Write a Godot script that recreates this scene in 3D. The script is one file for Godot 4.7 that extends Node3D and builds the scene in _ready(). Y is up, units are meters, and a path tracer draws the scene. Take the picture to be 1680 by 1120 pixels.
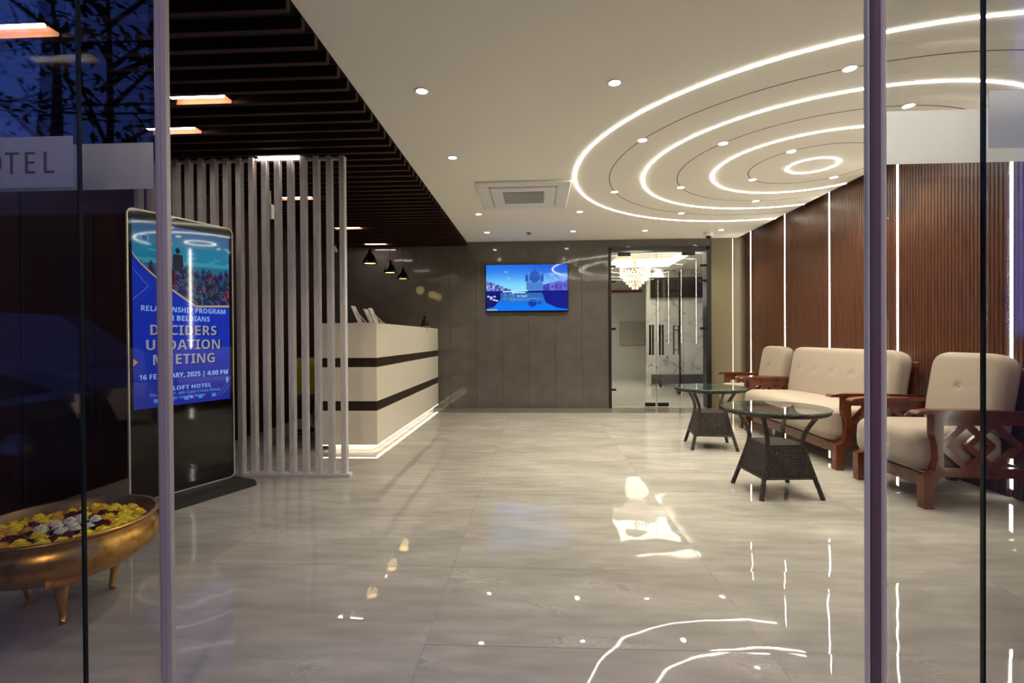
extends Node3D

# ------------------------------------------------------------------ helpers
var M := {}
var used := {}
var rng := RandomNumberGenerator.new()

const CEIL := 2.76
const RW := 3.38        # face of the fluted wall
const RING := Vector3(2.596, 2.76, -4.806)
const WARM := Color(1.0, 0.98, 0.89)

class MB:
	var st := SurfaceTool.new()
	func _init() -> void:
		st.begin(Mesh.PRIMITIVE_TRIANGLES)
	func tri(a: Vector3, b: Vector3, c: Vector3, g: int) -> void:
		st.set_smooth_group(g); st.add_vertex(a)
		st.set_smooth_group(g); st.add_vertex(b)
		st.set_smooth_group(g); st.add_vertex(c)
	func face(p: Array, ref: Vector3, g := -1) -> void:
		var n: Vector3 = (p[1] - p[0]).cross(p[2] - p[0])
		if n.length_squared() < 1e-16 and p.size() > 3:
			n = (p[2] - p[0]).cross(p[3] - p[0])
		var c := Vector3.ZERO
		for q in p: c += q
		c /= p.size()
		var flip := n.dot(c - ref) > 0.0
		for i in range(1, p.size() - 1):
			if flip: tri(p[0], p[i + 1], p[i], g)
			else: tri(p[0], p[i], p[i + 1], g)
	func box(c: Vector3, s: Vector3, bev := 0.0, b := Basis.IDENTITY) -> MB:
		var h := s / 2.0
		var k := minf(bev, minf(h.x, minf(h.y, h.z)) * 0.9)
		for ax in 3:
			var a1 := (ax + 1) % 3
			var a2 := (ax + 2) % 3
			for sg in [-1.0, 1.0]:
				var p := []
				for q in [[-1, -1], [1, -1], [1, 1], [-1, 1]]:
					var v := Vector3.ZERO
					v[ax] = sg * h[ax]; v[a1] = q[0] * (h[a1] - k); v[a2] = q[1] * (h[a2] - k)
					p.append(c + b * v)
				face(p, c)
				if k > 0.0:
					for sb in [-1.0, 1.0]:
						var e := []
						for q in [[0, -1], [0, 1], [1, 1], [1, -1]]:
							var v := Vector3.ZERO
							v[ax] = sg * (h[ax] if q[0] == 0 else h[ax] - k)
							v[a1] = sb * (h[a1] - k if q[0] == 0 else h[a1])
							v[a2] = q[1] * (h[a2] - k)
							e.append(c + b * v)
						face(e, c)
		if k > 0.0:
			for sx in [-1.0, 1.0]:
				for sy in [-1.0, 1.0]:
					for sz in [-1.0, 1.0]:
						face([c + b * Vector3(sx * h.x, sy * (h.y - k), sz * (h.z - k)), c + b * Vector3(sx * (h.x - k), sy * h.y, sz * (h.z - k)), c + b * Vector3(sx * (h.x - k), sy * (h.y - k), sz * h.z)], c)
		return self
	func bar(a: Vector3, b: Vector3, w: float, d: float, up := Vector3.UP, bev := 0.0) -> MB:
		var y := (b - a).normalized()
		var x := up.cross(y)
		x = x.normalized() if x.length() > 1e-4 else Vector3.RIGHT
		return box((a + b) / 2.0, Vector3(w, a.distance_to(b), d), bev, Basis(x, y, x.cross(y)))
	func prism(poly: PackedVector2Array, depth: float, xf := Transform3D.IDENTITY, g := -1) -> MB:
		var area := 0.0
		for i in poly.size():
			area += poly[i].cross(poly[(i + 1) % poly.size()])
		var pp := poly
		if area < 0.0:
			pp = poly.duplicate(); pp.reverse()
		var t := Geometry2D.triangulate_polygon(pp)
		for i in range(0, t.size(), 3):
			var a := pp[t[i]]; var b := pp[t[i + 1]]; var c := pp[t[i + 2]]
			if (b - a).cross(c - a) < 0.0:
				var w := b; b = c; c = w
			var z := depth / 2.0
			tri(xf * Vector3(a.x, a.y, z), xf * Vector3(c.x, c.y, z), xf * Vector3(b.x, b.y, z), -1)
			tri(xf * Vector3(a.x, a.y, -z), xf * Vector3(b.x, b.y, -z), xf * Vector3(c.x, c.y, -z), -1)
		for i in pp.size():
			var p := pp[i]; var q := pp[(i + 1) % pp.size()]
			var z := depth / 2.0
			var A := xf * Vector3(p.x, p.y, -z); var B := xf * Vector3(q.x, q.y, -z)
			var Cc := xf * Vector3(q.x, q.y, z); var D := xf * Vector3(p.x, p.y, z)
			tri(A, Cc, B, g); tri(A, D, Cc, g)
		return self
	func lathe(pr: Array, n := 32, xf := Transform3D.IDENTITY, g := 1) -> MB:
		for i in pr.size() - 1:
			var p0: Vector2 = pr[i]; var p1: Vector2 = pr[i + 1]
			for j in n:
				var t0 := TAU * j / n; var t1 := TAU * ((j + 1) % n) / n
				var a := xf * Vector3(p0.x * cos(t0), p0.y, p0.x * sin(t0))
				var b := xf * Vector3(p0.x * cos(t1), p0.y, p0.x * sin(t1))
				var c := xf * Vector3(p1.x * cos(t1), p1.y, p1.x * sin(t1))
				var d := xf * Vector3(p1.x * cos(t0), p1.y, p1.x * sin(t0))
				if p0.x > 1e-6: tri(a, b, c, g)
				if p1.x > 1e-6: tri(a, c, d, g)
		return self
	func tube(path: Array, radii, sides := 8, caps := true) -> MB:
		var rings := []
		var side := Vector3.ZERO
		for i in path.size():
			var d: Vector3 = path[mini(i + 1, path.size() - 1)] - path[maxi(i - 1, 0)]
			d = d.normalized()
			if side == Vector3.ZERO:
				side = d.cross(Vector3.UP if absf(d.y) < 0.9 else Vector3.RIGHT).normalized()
			side = (side - d * side.dot(d)).normalized()
			var up := d.cross(side)
			var r: float = radii if (radii is float) else radii[i]
			var ring := []
			for k in sides:
				var t := TAU * k / sides
				ring.append(path[i] + (side * cos(t) + up * sin(t)) * r)
			rings.append(ring)
		for i in path.size() - 1:
			var ref: Vector3 = (path[i] + path[i + 1]) / 2.0
			for k in sides:
				face([rings[i][k], rings[i][(k + 1) % sides], rings[i + 1][(k + 1) % sides], rings[i + 1][k]], ref, 1)
		if caps:
			face(rings[0], path[1]); face(rings[-1], path[-2])
		return self
	func rounded(s: Vector3, r: float, n: int, xf := Transform3D.IDENTITY, disp = null) -> MB:
		var h := s / 2.0
		var inner := h - Vector3(r, r, r)
		for ax in 3:
			var a1 := (ax + 1) % 3
			var a2 := (ax + 2) % 3
			for sg in [-1.0, 1.0]:
				var grid := []
				for i in n + 1:
					var row := []
					for j in n + 1:
						var v := Vector3.ZERO
						v[ax] = sg * h[ax]
						v[a1] = (2.0 * i / n - 1.0) * h[a1]
						v[a2] = (2.0 * j / n - 1.0) * h[a2]
						var q := Vector3(clampf(v.x, -inner.x, inner.x), clampf(v.y, -inner.y, inner.y), clampf(v.z, -inner.z, inner.z))
						var p := q + (v - q).normalized() * r
						if disp != null: p = disp.call(p)
						row.append(p)
					grid.append(row)
				for i in n:
					for j in n:
						var q := [grid[i][j], grid[i + 1][j], grid[i + 1][j + 1], grid[i][j + 1]]
						var nn: Vector3 = (q[1] - q[0]).cross(q[2] - q[0])
						var flip: bool = nn[ax] * sg > 0.0
						for k in 4: q[k] = xf * q[k]
						if flip: tri(q[0], q[2], q[1], 1); tri(q[0], q[3], q[2], 1)
						else: tri(q[0], q[1], q[2], 1); tri(q[0], q[2], q[3], 1)
		return self
	func done() -> ArrayMesh:
		st.generate_normals()
		return st.commit()

func srgb(r: float, g: float, b: float) -> Color:
	return Color(r / 255.0, g / 255.0, b / 255.0)

func mat(c: Color, rough := 0.6, metal := 0.0, spec := 0.5) -> StandardMaterial3D:
	var m := StandardMaterial3D.new()
	m.albedo_color = c; m.roughness = rough; m.metallic = metal; m.metallic_specular = spec
	return m

func glow(c: Color, k: float) -> StandardMaterial3D:
	var m := mat(Color(0.9, 0.9, 0.9), 0.5)
	m.emission_enabled = true; m.emission = c; m.emission_energy_multiplier = k
	return m

func noise_tex(seed_: int, freq: float, oct: int, ramp: Array, size := 512, normal := 0.0, warp := 0.0, kind := FastNoiseLite.TYPE_SIMPLEX_SMOOTH) -> NoiseTexture2D:
	var n := FastNoiseLite.new()
	n.seed = seed_; n.frequency = freq; n.fractal_octaves = oct; n.noise_type = kind
	if warp > 0.0:
		n.domain_warp_enabled = true; n.domain_warp_amplitude = warp; n.domain_warp_frequency = freq * 0.8
	var t := NoiseTexture2D.new()
	t.width = size; t.height = size; t.seamless = true; t.noise = n
	if normal > 0.0:
		t.as_normal_map = true; t.bump_strength = normal
	elif ramp.size():
		var g := Gradient.new()
		g.offsets = PackedFloat32Array(ramp.map(func(x): return x[0]))
		g.colors = PackedColorArray(ramp.map(func(x): return x[1]))
		t.color_ramp = g
	return t

func tri_map(m: StandardMaterial3D, scale_: Vector3, world := true) -> StandardMaterial3D:
	m.uv1_triplanar = true; m.uv1_world_triplanar = world; m.uv1_scale = scale_; m.uv1_triplanar_sharpness = 8.0
	return m

func numbered(n: String) -> String:
	if not used.has(n):
		used[n] = 0
		return n
	used[n] += 1
	return "%s_%03d" % [n, used[n]]

func meta(o: Node3D, label := "", category := "", group := "", kind := "") -> Node3D:
	if label: o.set_meta("label", label)
	if category: o.set_meta("category", category)
	if group: o.set_meta("group", group)
	if kind: o.set_meta("kind", kind)
	return o

func thing(called: String, label: String, category: String, at := Vector3.ZERO, turn := 0.0, group := "", kind := "") -> Node3D:
	var o := Node3D.new()
	o.name = numbered(called)
	add_child(o)
	o.position = at; o.rotation.y = turn
	meta(o, label, category, group, kind)
	return o

func part(parent: Node3D, called: String, mesh: Mesh, m: Material, at := Vector3.ZERO, turn := 0.0) -> MeshInstance3D:
	var o := MeshInstance3D.new()
	o.mesh = mesh; o.material_override = m
	o.position = at; o.rotation.y = turn
	if parent == self:
		o.name = numbered(called)
		add_child(o)
	else:
		o.name = called
		parent.add_child(o, true)
	return o

func bx(c: Vector3, s: Vector3, bev := 0.0) -> ArrayMesh:
	return MB.new().box(c, s, bev).done()

func area(parent: Node3D, at: Vector3, towards: Vector3, sx: float, sy: float, radiance: float, c := WARM, along := Vector3.ZERO) -> void:
	var l := AreaLight3D.new()
	l.name = "area_light"
	l.area_size = Vector2(sx, sy); l.area_normalize_energy = false
	l.light_energy = radiance / PI; l.light_color = c; l.shadow_enabled = true
	l.area_range = 14.0
	parent.add_child(l, true)
	var up := Vector3.UP if absf(towards.y) < 0.9 else Vector3.FORWARD
	l.transform = Transform3D(Basis.looking_at(towards, along if along != Vector3.ZERO else up), at)

# ------------------------------------------------------------------ pictures
func fill_tri(img: Image, a: Vector2, b: Vector2, c: Vector2, col: Color) -> void:
	var w := img.get_width(); var h := img.get_height()
	var area2 := (b - a).cross(c - a)
	if absf(area2) < 1e-6: return
	for y in range(maxi(0, int(minf(a.y, minf(b.y, c.y)))), mini(h - 1, int(maxf(a.y, maxf(b.y, c.y)))) + 1):
		for x in range(maxi(0, int(minf(a.x, minf(b.x, c.x)))), mini(w - 1, int(maxf(a.x, maxf(b.x, c.x)))) + 1):
			var p := Vector2(x + 0.5, y + 0.5)
			var u := (b - p).cross(c - p) / area2
			var v := (c - p).cross(a - p) / area2
			if u >= -0.001 and v >= -0.001 and u + v <= 1.001:
				img.set_pixel(x, y, col)

func poly(img: Image, pts: Array, col: Color) -> void:
	var pk := PackedVector2Array(pts)
	var t := Geometry2D.triangulate_polygon(pk)
	for i in range(0, t.size(), 3): fill_tri(img, pk[t[i]], pk[t[i + 1]], pk[t[i + 2]], col)

func blob(img: Image, cx: float, cy: float, rx: float, ry: float, col: Color) -> void:
	for y in range(maxi(0, int(cy - ry)), mini(img.get_height() - 1, int(cy + ry)) + 1):
		for x in range(maxi(0, int(cx - rx)), mini(img.get_width() - 1, int(cx + rx)) + 1):
			var d := pow((x + 0.5 - cx) / rx, 2) + pow((y + 0.5 - cy) / ry, 2)
			if d <= 1.0: img.set_pixel(x, y, img.get_pixel(x, y).lerp(col, col.a) if col.a < 1.0 else col)

func stroke(img: Image, pts: Array, w: float, col: Color) -> void:
	for i in pts.size() - 1:
		var d: Vector2 = (pts[i + 1] - pts[i]).normalized() * w / 2.0
		var n := Vector2(-d.y, d.x)
		fill_tri(img, pts[i] - n - d, pts[i] + n - d, pts[i + 1] + n + d, col)
		fill_tri(img, pts[i] - n - d, pts[i + 1] + n + d, pts[i + 1] - n + d, col)

func write(img: Image, s: String, cx: float, cy: float, px_h: float, col: Color, bold := true, fit := 0.0) -> void:
	var f := SystemFont.new()
	f.font_names = PackedStringArray(["Droid Sans"]); f.font_weight = 700 if bold else 400
	var tm := TextMesh.new()
	tm.text = s; tm.font = f; tm.font_size = 48; tm.pixel_size = 0.02; tm.depth = 0.0; tm.curve_step = 2.0
	var arr := tm.surface_get_arrays(0)
	var v: PackedVector3Array = arr[Mesh.ARRAY_VERTEX]
	var idx = arr[Mesh.ARRAY_INDEX]
	var lo := Vector3(1e9, 1e9, 0); var hi := Vector3(-1e9, -1e9, 0)
	for p in v:
		lo = lo.min(p); hi = hi.max(p)
	var k := px_h / 0.70
	var kx := k if fit == 0.0 else fit / (hi.x - lo.x)
	var mid := (lo.x + hi.x) / 2.0
	var list := []
	if idx != null and idx.size():
		for i in idx: list.append(v[i])
	else:
		for p in v: list.append(p)
	var base := lo.y
	var cap := hi.y
	for i in range(0, list.size(), 3):
		var t := []
		for j in 3:
			var p: Vector3 = list[i + j]
			t.append(Vector2(cx + (p.x - mid) * kx, cy - (p.y - (base + cap) / 2.0) * k))
		fill_tri(img, t[0], t[1], t[2], col)

func kiosk_picture() -> ImageTexture:
	var W := 640; var H := 1180
	var img := Image.create(W, H, false, Image.FORMAT_RGB8)
	img.fill(srgb(10, 22, 150))
	for y in H:
		var t := float(y) / H
		var c := srgb(14, 50, 180).lerp(srgb(34, 48, 150), smoothstep(0.62, 1.0, t))
		img.fill_rect(Rect2i(0, y, W, 1), c)
	# photograph of a lit hall, bounded by a curve
	var edge := func(u: float) -> float: return (0.165 + 0.27 * pow(clampf(u / 0.62, 0.0, 1.0), 0.75)) * H if u < 0.62 else (0.435 - 0.012 * (u - 0.62) / 0.38) * H
	var r := RandomNumberGenerator.new(); r.seed = 5
	var ph := Image.create(W, H / 2, false, Image.FORMAT_RGB8)
	for y in H / 2:
		var t := y / (H * 0.43)
		ph.fill_rect(Rect2i(0, y, W, 1), srgb(46, 92, 140).lerp(srgb(34, 130, 165), smoothstep(0.0, 0.35, t)).lerp(srgb(16, 34, 70), smoothstep(0.35, 0.9, t)))
	for k in 14:
		blob(ph, r.randf() * W, r.randf_range(0.05, 0.2) * H, 26, 5, Color(0.45, 0.75, 0.9, 0.5))
	poly(ph, [Vector2(0, 230), Vector2(W, 210), Vector2(W, 236), Vector2(0, 262)], srgb(60, 150, 175))
	for k in 150:                                            # rows of an audience from behind
		var row := k / 150.0
		var yy := lerpf(250.0, 520.0, row)
		var s := lerpf(9.0, 34.0, row)
		var xx := r.randf() * W
		var c := srgb(20 + r.randf() * 30, 26 + r.randf() * 34, 52 + r.randf() * 50)
		if r.randf() < 0.16: c = srgb(96, 34, 52)
		blob(ph, xx, yy + s * 1.9, s * 1.5, s * 1.5, c.darkened(0.25))
		blob(ph, xx + s * 0.12, yy - 1, s * 0.86, s * 1.02, srgb(70, 120, 150))
		blob(ph, xx, yy, s * 0.8, s, c)
	blob(ph, 275, 158, 15, 19, srgb(34, 30, 38))             # speaker on the stage
	poly(ph, [Vector2(246, 182), Vector2(306, 182), Vector2(312, 250), Vector2(300, 292), Vector2(250, 292), Vector2(240, 250)], srgb(38, 40, 56))
	for x in W:
		var e := int(edge.call(float(x) / W))
		ph.blit_rect(ph, Rect2i(0, 0, 0, 0), Vector2i.ZERO)
		img.blit_rect(ph, Rect2i(x, 0, 1, mini(e, H / 2)), Vector2i(x, 0))
		img.fill_rect(Rect2i(x, mini(e, H / 2), 1, 15), srgb(176, 160, 128))
	stroke(img, [Vector2(0, 300), Vector2(92, 410), Vector2(0, 500)], 4, srgb(92, 118, 214))
	stroke(img, [Vector2(0, 268), Vector2(116, 410), Vector2(0, 545)], 2, srgb(60, 84, 190))
	blob(img, 72, 106, 26, 26, srgb(90, 150, 200)); blob(img, 72, 106, 17, 17, srgb(40, 96, 150))
	var white := srgb(150, 190, 250)
	write(img, "RELATIONSHIP PROGRAM", 328, 548, 34, white, true, 560)
	write(img, "FOR BELDIANS", 326, 604, 34, white, true, 330)
	var cream := srgb(158, 158, 176)
	for k in 3:
		var word: String = ["DECIDERS", "UPDATION", "MEETING"][k]
		var wd: float = [440.0, 490.0, 410.0][k]
		write(img, word, 326, 690 + 96 * k, 66, srgb(8, 14, 84), true, wd + 12)
		write(img, word, 320, 684 + 96 * k, 66, cream, true, wd)
	write(img, "16 FEBRUARY, 2025 | 4:00 PM", 328, 986, 32, srgb(168, 198, 250), true, 590)
	write(img, "BLOFT HOTEL", 352, 1066, 26, white, true, 290)
	write(img, "Plot No. 37, 4th East Cross Road,", 330, 1102, 19, srgb(120, 170, 240), false, 470)
	write(img, "Near Gandhi Nagar", 330, 1132, 19, srgb(120, 170, 240), false, 250)
	for k in 5: img.fill_rect(Rect2i(116 + k * 96, 1126, 30, 26), srgb(70, 140, 225))
	poly(img, [Vector2(0, 862), Vector2(28, 886), Vector2(0, 912)], srgb(206, 138, 70))
	stroke(img, [Vector2(536, 1150), Vector2(618, 1060)], 5, srgb(70, 96, 200))
	stroke(img, [Vector2(560, 1160), Vector2(640, 1072)], 3, srgb(90, 116, 214))
	blob(img, 618, 1040, 10, 22, srgb(120, 150, 220))
	return ImageTexture.create_from_image(img)

func tv_picture() -> ImageTexture:
	var W := 640; var H := 360
	var img := Image.create(W, H, false, Image.FORMAT_RGB8)
	for y in H:
		var t := float(y) / H
		var c := srgb(24, 112, 236).lerp(srgb(140, 226, 255), smoothstep(0.0, 0.55, t))
		if y > 222: c = srgb(44, 96, 190).lerp(srgb(20, 122, 250), smoothstep(0.62, 0.9, t))
		img.fill_rect(Rect2i(0, y, W, 1), c)
	for x in W:                                              # deeper blue in the sky's right corner
		for y in 130:
			var k := smoothstep(0.35, 1.0, float(x) / W) * (1.0 - y / 130.0) * 0.75
			img.set_pixel(x, y, img.get_pixel(x, y).lerp(srgb(20, 70, 210), k))
	var r := RandomNumberGenerator.new(); r.seed = 9
	var x := 0.0
	while x < 210.0:                                         # row of houses on the left bank
		var top := 112 + x * 0.42 + r.randf() * 12
		var w := r.randf_range(20, 40)
		poly(img, [Vector2(x, top + 12), Vector2(x + w / 2, top), Vector2(x + w, top + 12), Vector2(x + w, 216), Vector2(x, 216)], srgb(40, 70, 150).lerp(srgb(120, 130, 220), r.randf()))
		for k in 6: img.fill_rect(Rect2i(int(x + 3 + r.randf() * w * 0.7), int(top + 18 + r.randf() * 50), 5, 8), srgb(220, 224, 255))
		x += w
	x = 400.0
	while x < 640.0:                                         # arcaded buildings on the right
		var top := 150 - (x - 400) * 0.2 + r.randf() * 16
		var w := r.randf_range(22, 46)
		poly(img, [Vector2(x, top), Vector2(x + w, top - 4), Vector2(x + w, 206), Vector2(x, 206)], srgb(70, 80, 190).lerp(srgb(130, 120, 230), r.randf()))
		for k in 8: img.fill_rect(Rect2i(int(x + 2 + r.randf() * w * 0.8), int(top + 10 + r.randf() * 50), 4, 10), srgb(40, 40, 130))
		x += w
	for k in 60: blob(img, 450 + r.randf() * 190, 70 + r.randf() * 70, 18, 10, Color(0.55, 0.72, 0.98, 0.35))
	var dk := srgb(34, 88, 186)
	poly(img, [Vector2(316, 120), Vector2(446, 120), Vector2(446, 214), Vector2(316, 214)], srgb(92, 150, 224))
	for k in 9: img.fill_rect(Rect2i(322 + k * 14, 136, 6, 60), srgb(52, 100, 190))
	img.fill_rect(Rect2i(340, 92, 84, 32), srgb(44, 96, 190))
	blob(img, 382, 94, 40, 46, dk); img.fill_rect(Rect2i(336, 102, 94, 8), srgb(36, 84, 178))
	img.fill_rect(Rect2i(374, 44, 16, 14), dk); poly(img, [Vector2(376, 46), Vector2(382, 12), Vector2(388, 46)], dk)
	for s in [320, 440]:
		img.fill_rect(Rect2i(s - 12, 92, 24, 40), srgb(40, 86, 180)); blob(img, s, 92, 12, 16, dk)
	img.fill_rect(Rect2i(0, 204, W, 18), srgb(24, 34, 120))
	poly(img, [Vector2(130, 206), Vector2(330, 200), Vector2(330, 208), Vector2(130, 216)], srgb(190, 236, 255))
	img.fill_rect(Rect2i(200, 214, 110, 8), srgb(210, 244, 255))
	poly(img, [Vector2(0, 222), Vector2(110, 222), Vector2(120, 260), Vector2(60, 330), Vector2(0, 345)], srgb(26, 22, 100))
	poly(img, [Vector2(440, 222), Vector2(640, 222), Vector2(640, 350), Vector2(560, 340), Vector2(470, 300)], srgb(24, 30, 140))
	for k in 9: blob(img, 12 + r.randf() * 80, 240 + r.randf() * 44, 10, 7, srgb(190, 200, 255))
	blob(img, 364, 302, 34, 28, srgb(20, 60, 170)); blob(img, 420, 298, 14, 14, srgb(30, 70, 180))
	for xx in range(110, 450):
		for yy in range(232, 292): img.set_pixel(xx, yy, img.get_pixel(xx, yy).lerp(srgb(52, 118, 186), 0.6))
	write(img, "No Signal", 282, 246, 13, srgb(220, 236, 255), true)
	write(img, "Please check the power of the connected device", 282, 266, 8, srgb(160, 200, 240), false, 300)
	write(img, "and the selected input", 264, 279, 8, srgb(160, 200, 240), false, 150)
	img.fill_rect(Rect2i(6, 346, 82, 12), srgb(150, 176, 150))
	return ImageTexture.create_from_image(img)

func screen_mat(t: Texture2D, k: float) -> StandardMaterial3D:
	var m := mat(Color(0.012, 0.012, 0.014), 0.04, 0.0, 0.55)
	m.emission_enabled = true; m.emission = Color.WHITE; m.emission_operator = BaseMaterial3D.EMISSION_OP_MULTIPLY
	m.emission_texture = t; m.emission_energy_multiplier = k
	return m

func picture_quad(w: float, h: float) -> ArrayMesh:
	var st := SurfaceTool.new()
	st.begin(Mesh.PRIMITIVE_TRIANGLES)
	var p := [Vector3(-w / 2, h / 2, 0), Vector3(w / 2, h / 2, 0), Vector3(w / 2, -h / 2, 0), Vector3(-w / 2, -h / 2, 0)]
	var uv := [Vector2(0, 0), Vector2(1, 0), Vector2(1, 1), Vector2(0, 1)]
	for i in [0, 1, 2, 0, 2, 3]:
		st.set_normal(Vector3(0, 0, 1)); st.set_uv(uv[i]); st.add_vertex(p[i])
	return st.commit()

func stone_picture() -> ImageTexture:
	var W := 1024; var H := 2048                             # 7.68 m of floor either way
	var img := Image.create(W, H, false, Image.FORMAT_RGB8)
	var a := FastNoiseLite.new(); a.seed = 3; a.frequency = 1.0; a.fractal_octaves = 4
	var b := FastNoiseLite.new(); b.seed = 8; b.frequency = 1.0; b.fractal_octaves = 3; b.domain_warp_enabled = true; b.domain_warp_amplitude = 0.5; b.domain_warp_frequency = 1.4
	var lo := srgb(140, 134, 126); var hi := srgb(176, 169, 160)
	for y in H:
		var z := y * 7.68 / H
		for x in W:
			var xx := x * 7.68 / W
			var n1 := a.get_noise_2d(xx * 0.7, z * 2.2)
			var n2 := a.get_noise_2d(xx * 2.6 + 40.0, z * 11.0)
			var n3 := b.get_noise_2d(xx * 0.5, z * 1.3)
			var t := 0.5 + 0.5 * n1 + 0.36 * n2
			var e := absf(n3)
			if e < 0.045: t += (1.0 - e / 0.045) * (0.5 if n3 > 0.0 else -0.45) * clampf(0.5 + n1 * 2.0, 0.0, 1.0)
			img.set_pixel(x, y, lo.lerp(hi, clampf(t, 0.0, 1.15)))
	return ImageTexture.create_from_image(img)

# ------------------------------------------------------------------ materials
func materials() -> void:
	M.ceiling = mat(srgb(240, 236, 226), 0.75)
	M.black = mat(srgb(18, 16, 15), 0.7)
	M.soffit = mat(srgb(40, 31, 27), 0.8)
	M.groove = mat(srgb(52, 44, 34), 0.9)
	# polished floor: streaked grey stone, a few slabs of it
	M.wave_tex = noise_tex(4, 0.02, 3, [], 512, 5.0)
	var stone := stone_picture()
	for k in 3:
		var m := mat(Color.WHITE, 0.02, 0.0, 0.36)
		m.albedo_texture = stone
		m.normal_enabled = true; m.normal_scale = 0.022
		m.normal_texture = M.wave_tex
		tri_map(m, Vector3.ONE / 7.68)
		m.uv1_offset = Vector3(-0.85 / 7.68 + k * 2 / 6.0, 0.0, 1.22 / 7.68 + k * 5 / 12.0)
		M["floor%d" % k] = m
	M.border = mat(srgb(112, 104, 97), 0.06, 0.0, 0.35)
	M.grout = mat(srgb(152, 144, 133), 0.7)
	# wall tiles
	var wt := noise_tex(21, 0.012, 4, [[0.0, srgb(92, 86, 81)], [1.0, srgb(104, 97, 91)]], 512)
	M.wall_tile = tri_map(mat(Color.WHITE, 0.07, 0.0, 0.55), Vector3(0.5, 0.5, 0.5))
	M.wall_tile.albedo_texture = wt
	M.wall_tile.normal_enabled = true; M.wall_tile.normal_texture = M.wave_tex; M.wall_tile.normal_scale = 0.02
	M.side_paint = mat(srgb(116, 106, 82), 0.35, 0.0, 0.5)
	# fluted wood
	var grain := noise_tex(31, 0.012, 5, [[0.0, srgb(70, 40, 25)], [0.45, srgb(90, 53, 34)], [0.6, srgb(98, 59, 38)], [1.0, srgb(79, 46, 29)]], 512, 0.0, 20.0)
	M.wood_wall = tri_map(mat(Color.WHITE, 0.32, 0.0, 0.5), Vector3(3.0, 0.35, 3.0))
	M.wood_wall.albedo_texture = grain
	M.dark_wood = tri_map(mat(srgb(236, 204, 192), 0.5, 0.0, 0.35), Vector3(0.4, 4.0, 4.0))
	M.dark_wood.albedo_texture = noise_tex(33, 0.012, 5, [[0.0, srgb(40, 25, 20)], [0.5, srgb(58, 38, 31)], [1.0, srgb(46, 29, 24)]], 512, 0.0, 20.0)
	M.red_wood = tri_map(mat(Color.WHITE, 0.22, 0.0, 0.5), Vector3(1.2, 1.2, 1.2), false)
	M.red_wood.albedo_texture = noise_tex(35, 0.01, 5, [[0.0, srgb(68, 30, 16)], [0.5, srgb(102, 48, 26)], [1.0, srgb(82, 37, 20)]], 512, 0.0, 40.0)
	M.red_wood.clearcoat_enabled = true; M.red_wood.clearcoat = 0.3; M.red_wood.clearcoat_roughness = 0.12
	M.fabric = tri_map(mat(srgb(158, 143, 130), 0.9, 0.0, 0.3), Vector3(14, 14, 14), false)
	M.fabric.normal_enabled = true; M.fabric.normal_texture = noise_tex(41, 0.09, 3, [], 256, 6.0); M.fabric.normal_scale = 0.35
	M.fabric.rim_enabled = true; M.fabric.rim = 0.3
	# woven cane: a basket weave as relief
	var n := 128
	var wi := Image.create(n, n, false, Image.FORMAT_RGB8)
	for y in n:
		for x in n:
			var cx := int(x / 16.0); var cy := int(y / 16.0)
			var over := (cx + cy) % 2 == 0
			var u := (x % 16) / 15.0; var v := (y % 16) / 15.0
			var h := (sin(PI * v) * (0.55 + 0.45 * sin(PI * u))) if over else (sin(PI * u) * (0.55 + 0.45 * sin(PI * v)) * 0.8)
			wi.set_pixel(x, y, Color(h, h, h))
	var hm := ImageTexture.create_from_image(wi)
	var ni: Image = wi.duplicate()
	ni.bump_map_to_normal_map(6.0)
	M.wicker = tri_map(mat(srgb(64, 50, 43), 0.45, 0.0, 0.45), Vector3(9, 9, 9), false)
	M.wicker.normal_enabled = true; M.wicker.normal_texture = ImageTexture.create_from_image(ni); M.wicker.normal_scale = 1.2
	M.wicker.heightmap_enabled = true; M.wicker.heightmap_texture = hm; M.wicker.heightmap_scale = 0.4
	M.cane = mat(srgb(58, 46, 40), 0.45, 0.0, 0.4)
	# glass
	var g := mat(Color(0.05, 0.09, 0.08, 0.07), 0.0, 0.0, 0.5)
	g.transparency = BaseMaterial3D.TRANSPARENCY_ALPHA
	M.glass = g
	M.glass_soft = g.duplicate(); M.glass_soft.metallic_specular = 0.22
	M.glass_edge = mat(srgb(20, 30, 27), 0.15)
	M.table_glass = mat(Color(0.20, 0.40, 0.36, 0.05), 0.0, 0.0, 0.5)
	M.table_glass.transparency = BaseMaterial3D.TRANSPARENCY_ALPHA
	M.glass_rim = mat(srgb(58, 110, 100), 0.12)
	M.frost = mat(Color(0.86, 0.87, 0.87, 0.09), 0.6, 0.0, 0.4)
	M.frost.refraction_enabled = true; M.frost.refraction_scale = 0.03
	M.frost_ink = mat(srgb(62, 66, 72), 0.8)
	M.alu = mat(srgb(176, 166, 158), 0.4, 0.2)
	M.seal = mat(srgb(112, 92, 92), 0.5)
	M.seal_clear = mat(srgb(226, 218, 200), 0.35)
	M.steel = mat(srgb(180, 178, 172), 0.25, 1.0)
	M.bronze = mat(srgb(34, 28, 25), 0.3, 0.4)
	M.black_frame = mat(srgb(26, 22, 20), 0.35)
	M.gloss_black = mat(srgb(10, 10, 11), 0.05, 0.0, 0.5)
	M.kiosk_edge = mat(srgb(206, 200, 184), 0.3, 0.5)
	M.kiosk_base = mat(srgb(36, 33, 32), 0.45)
	# partition laminate
	M.laminate = tri_map(mat(Color.WHITE, 0.5), Vector3(5, 0.7, 5))
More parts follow.
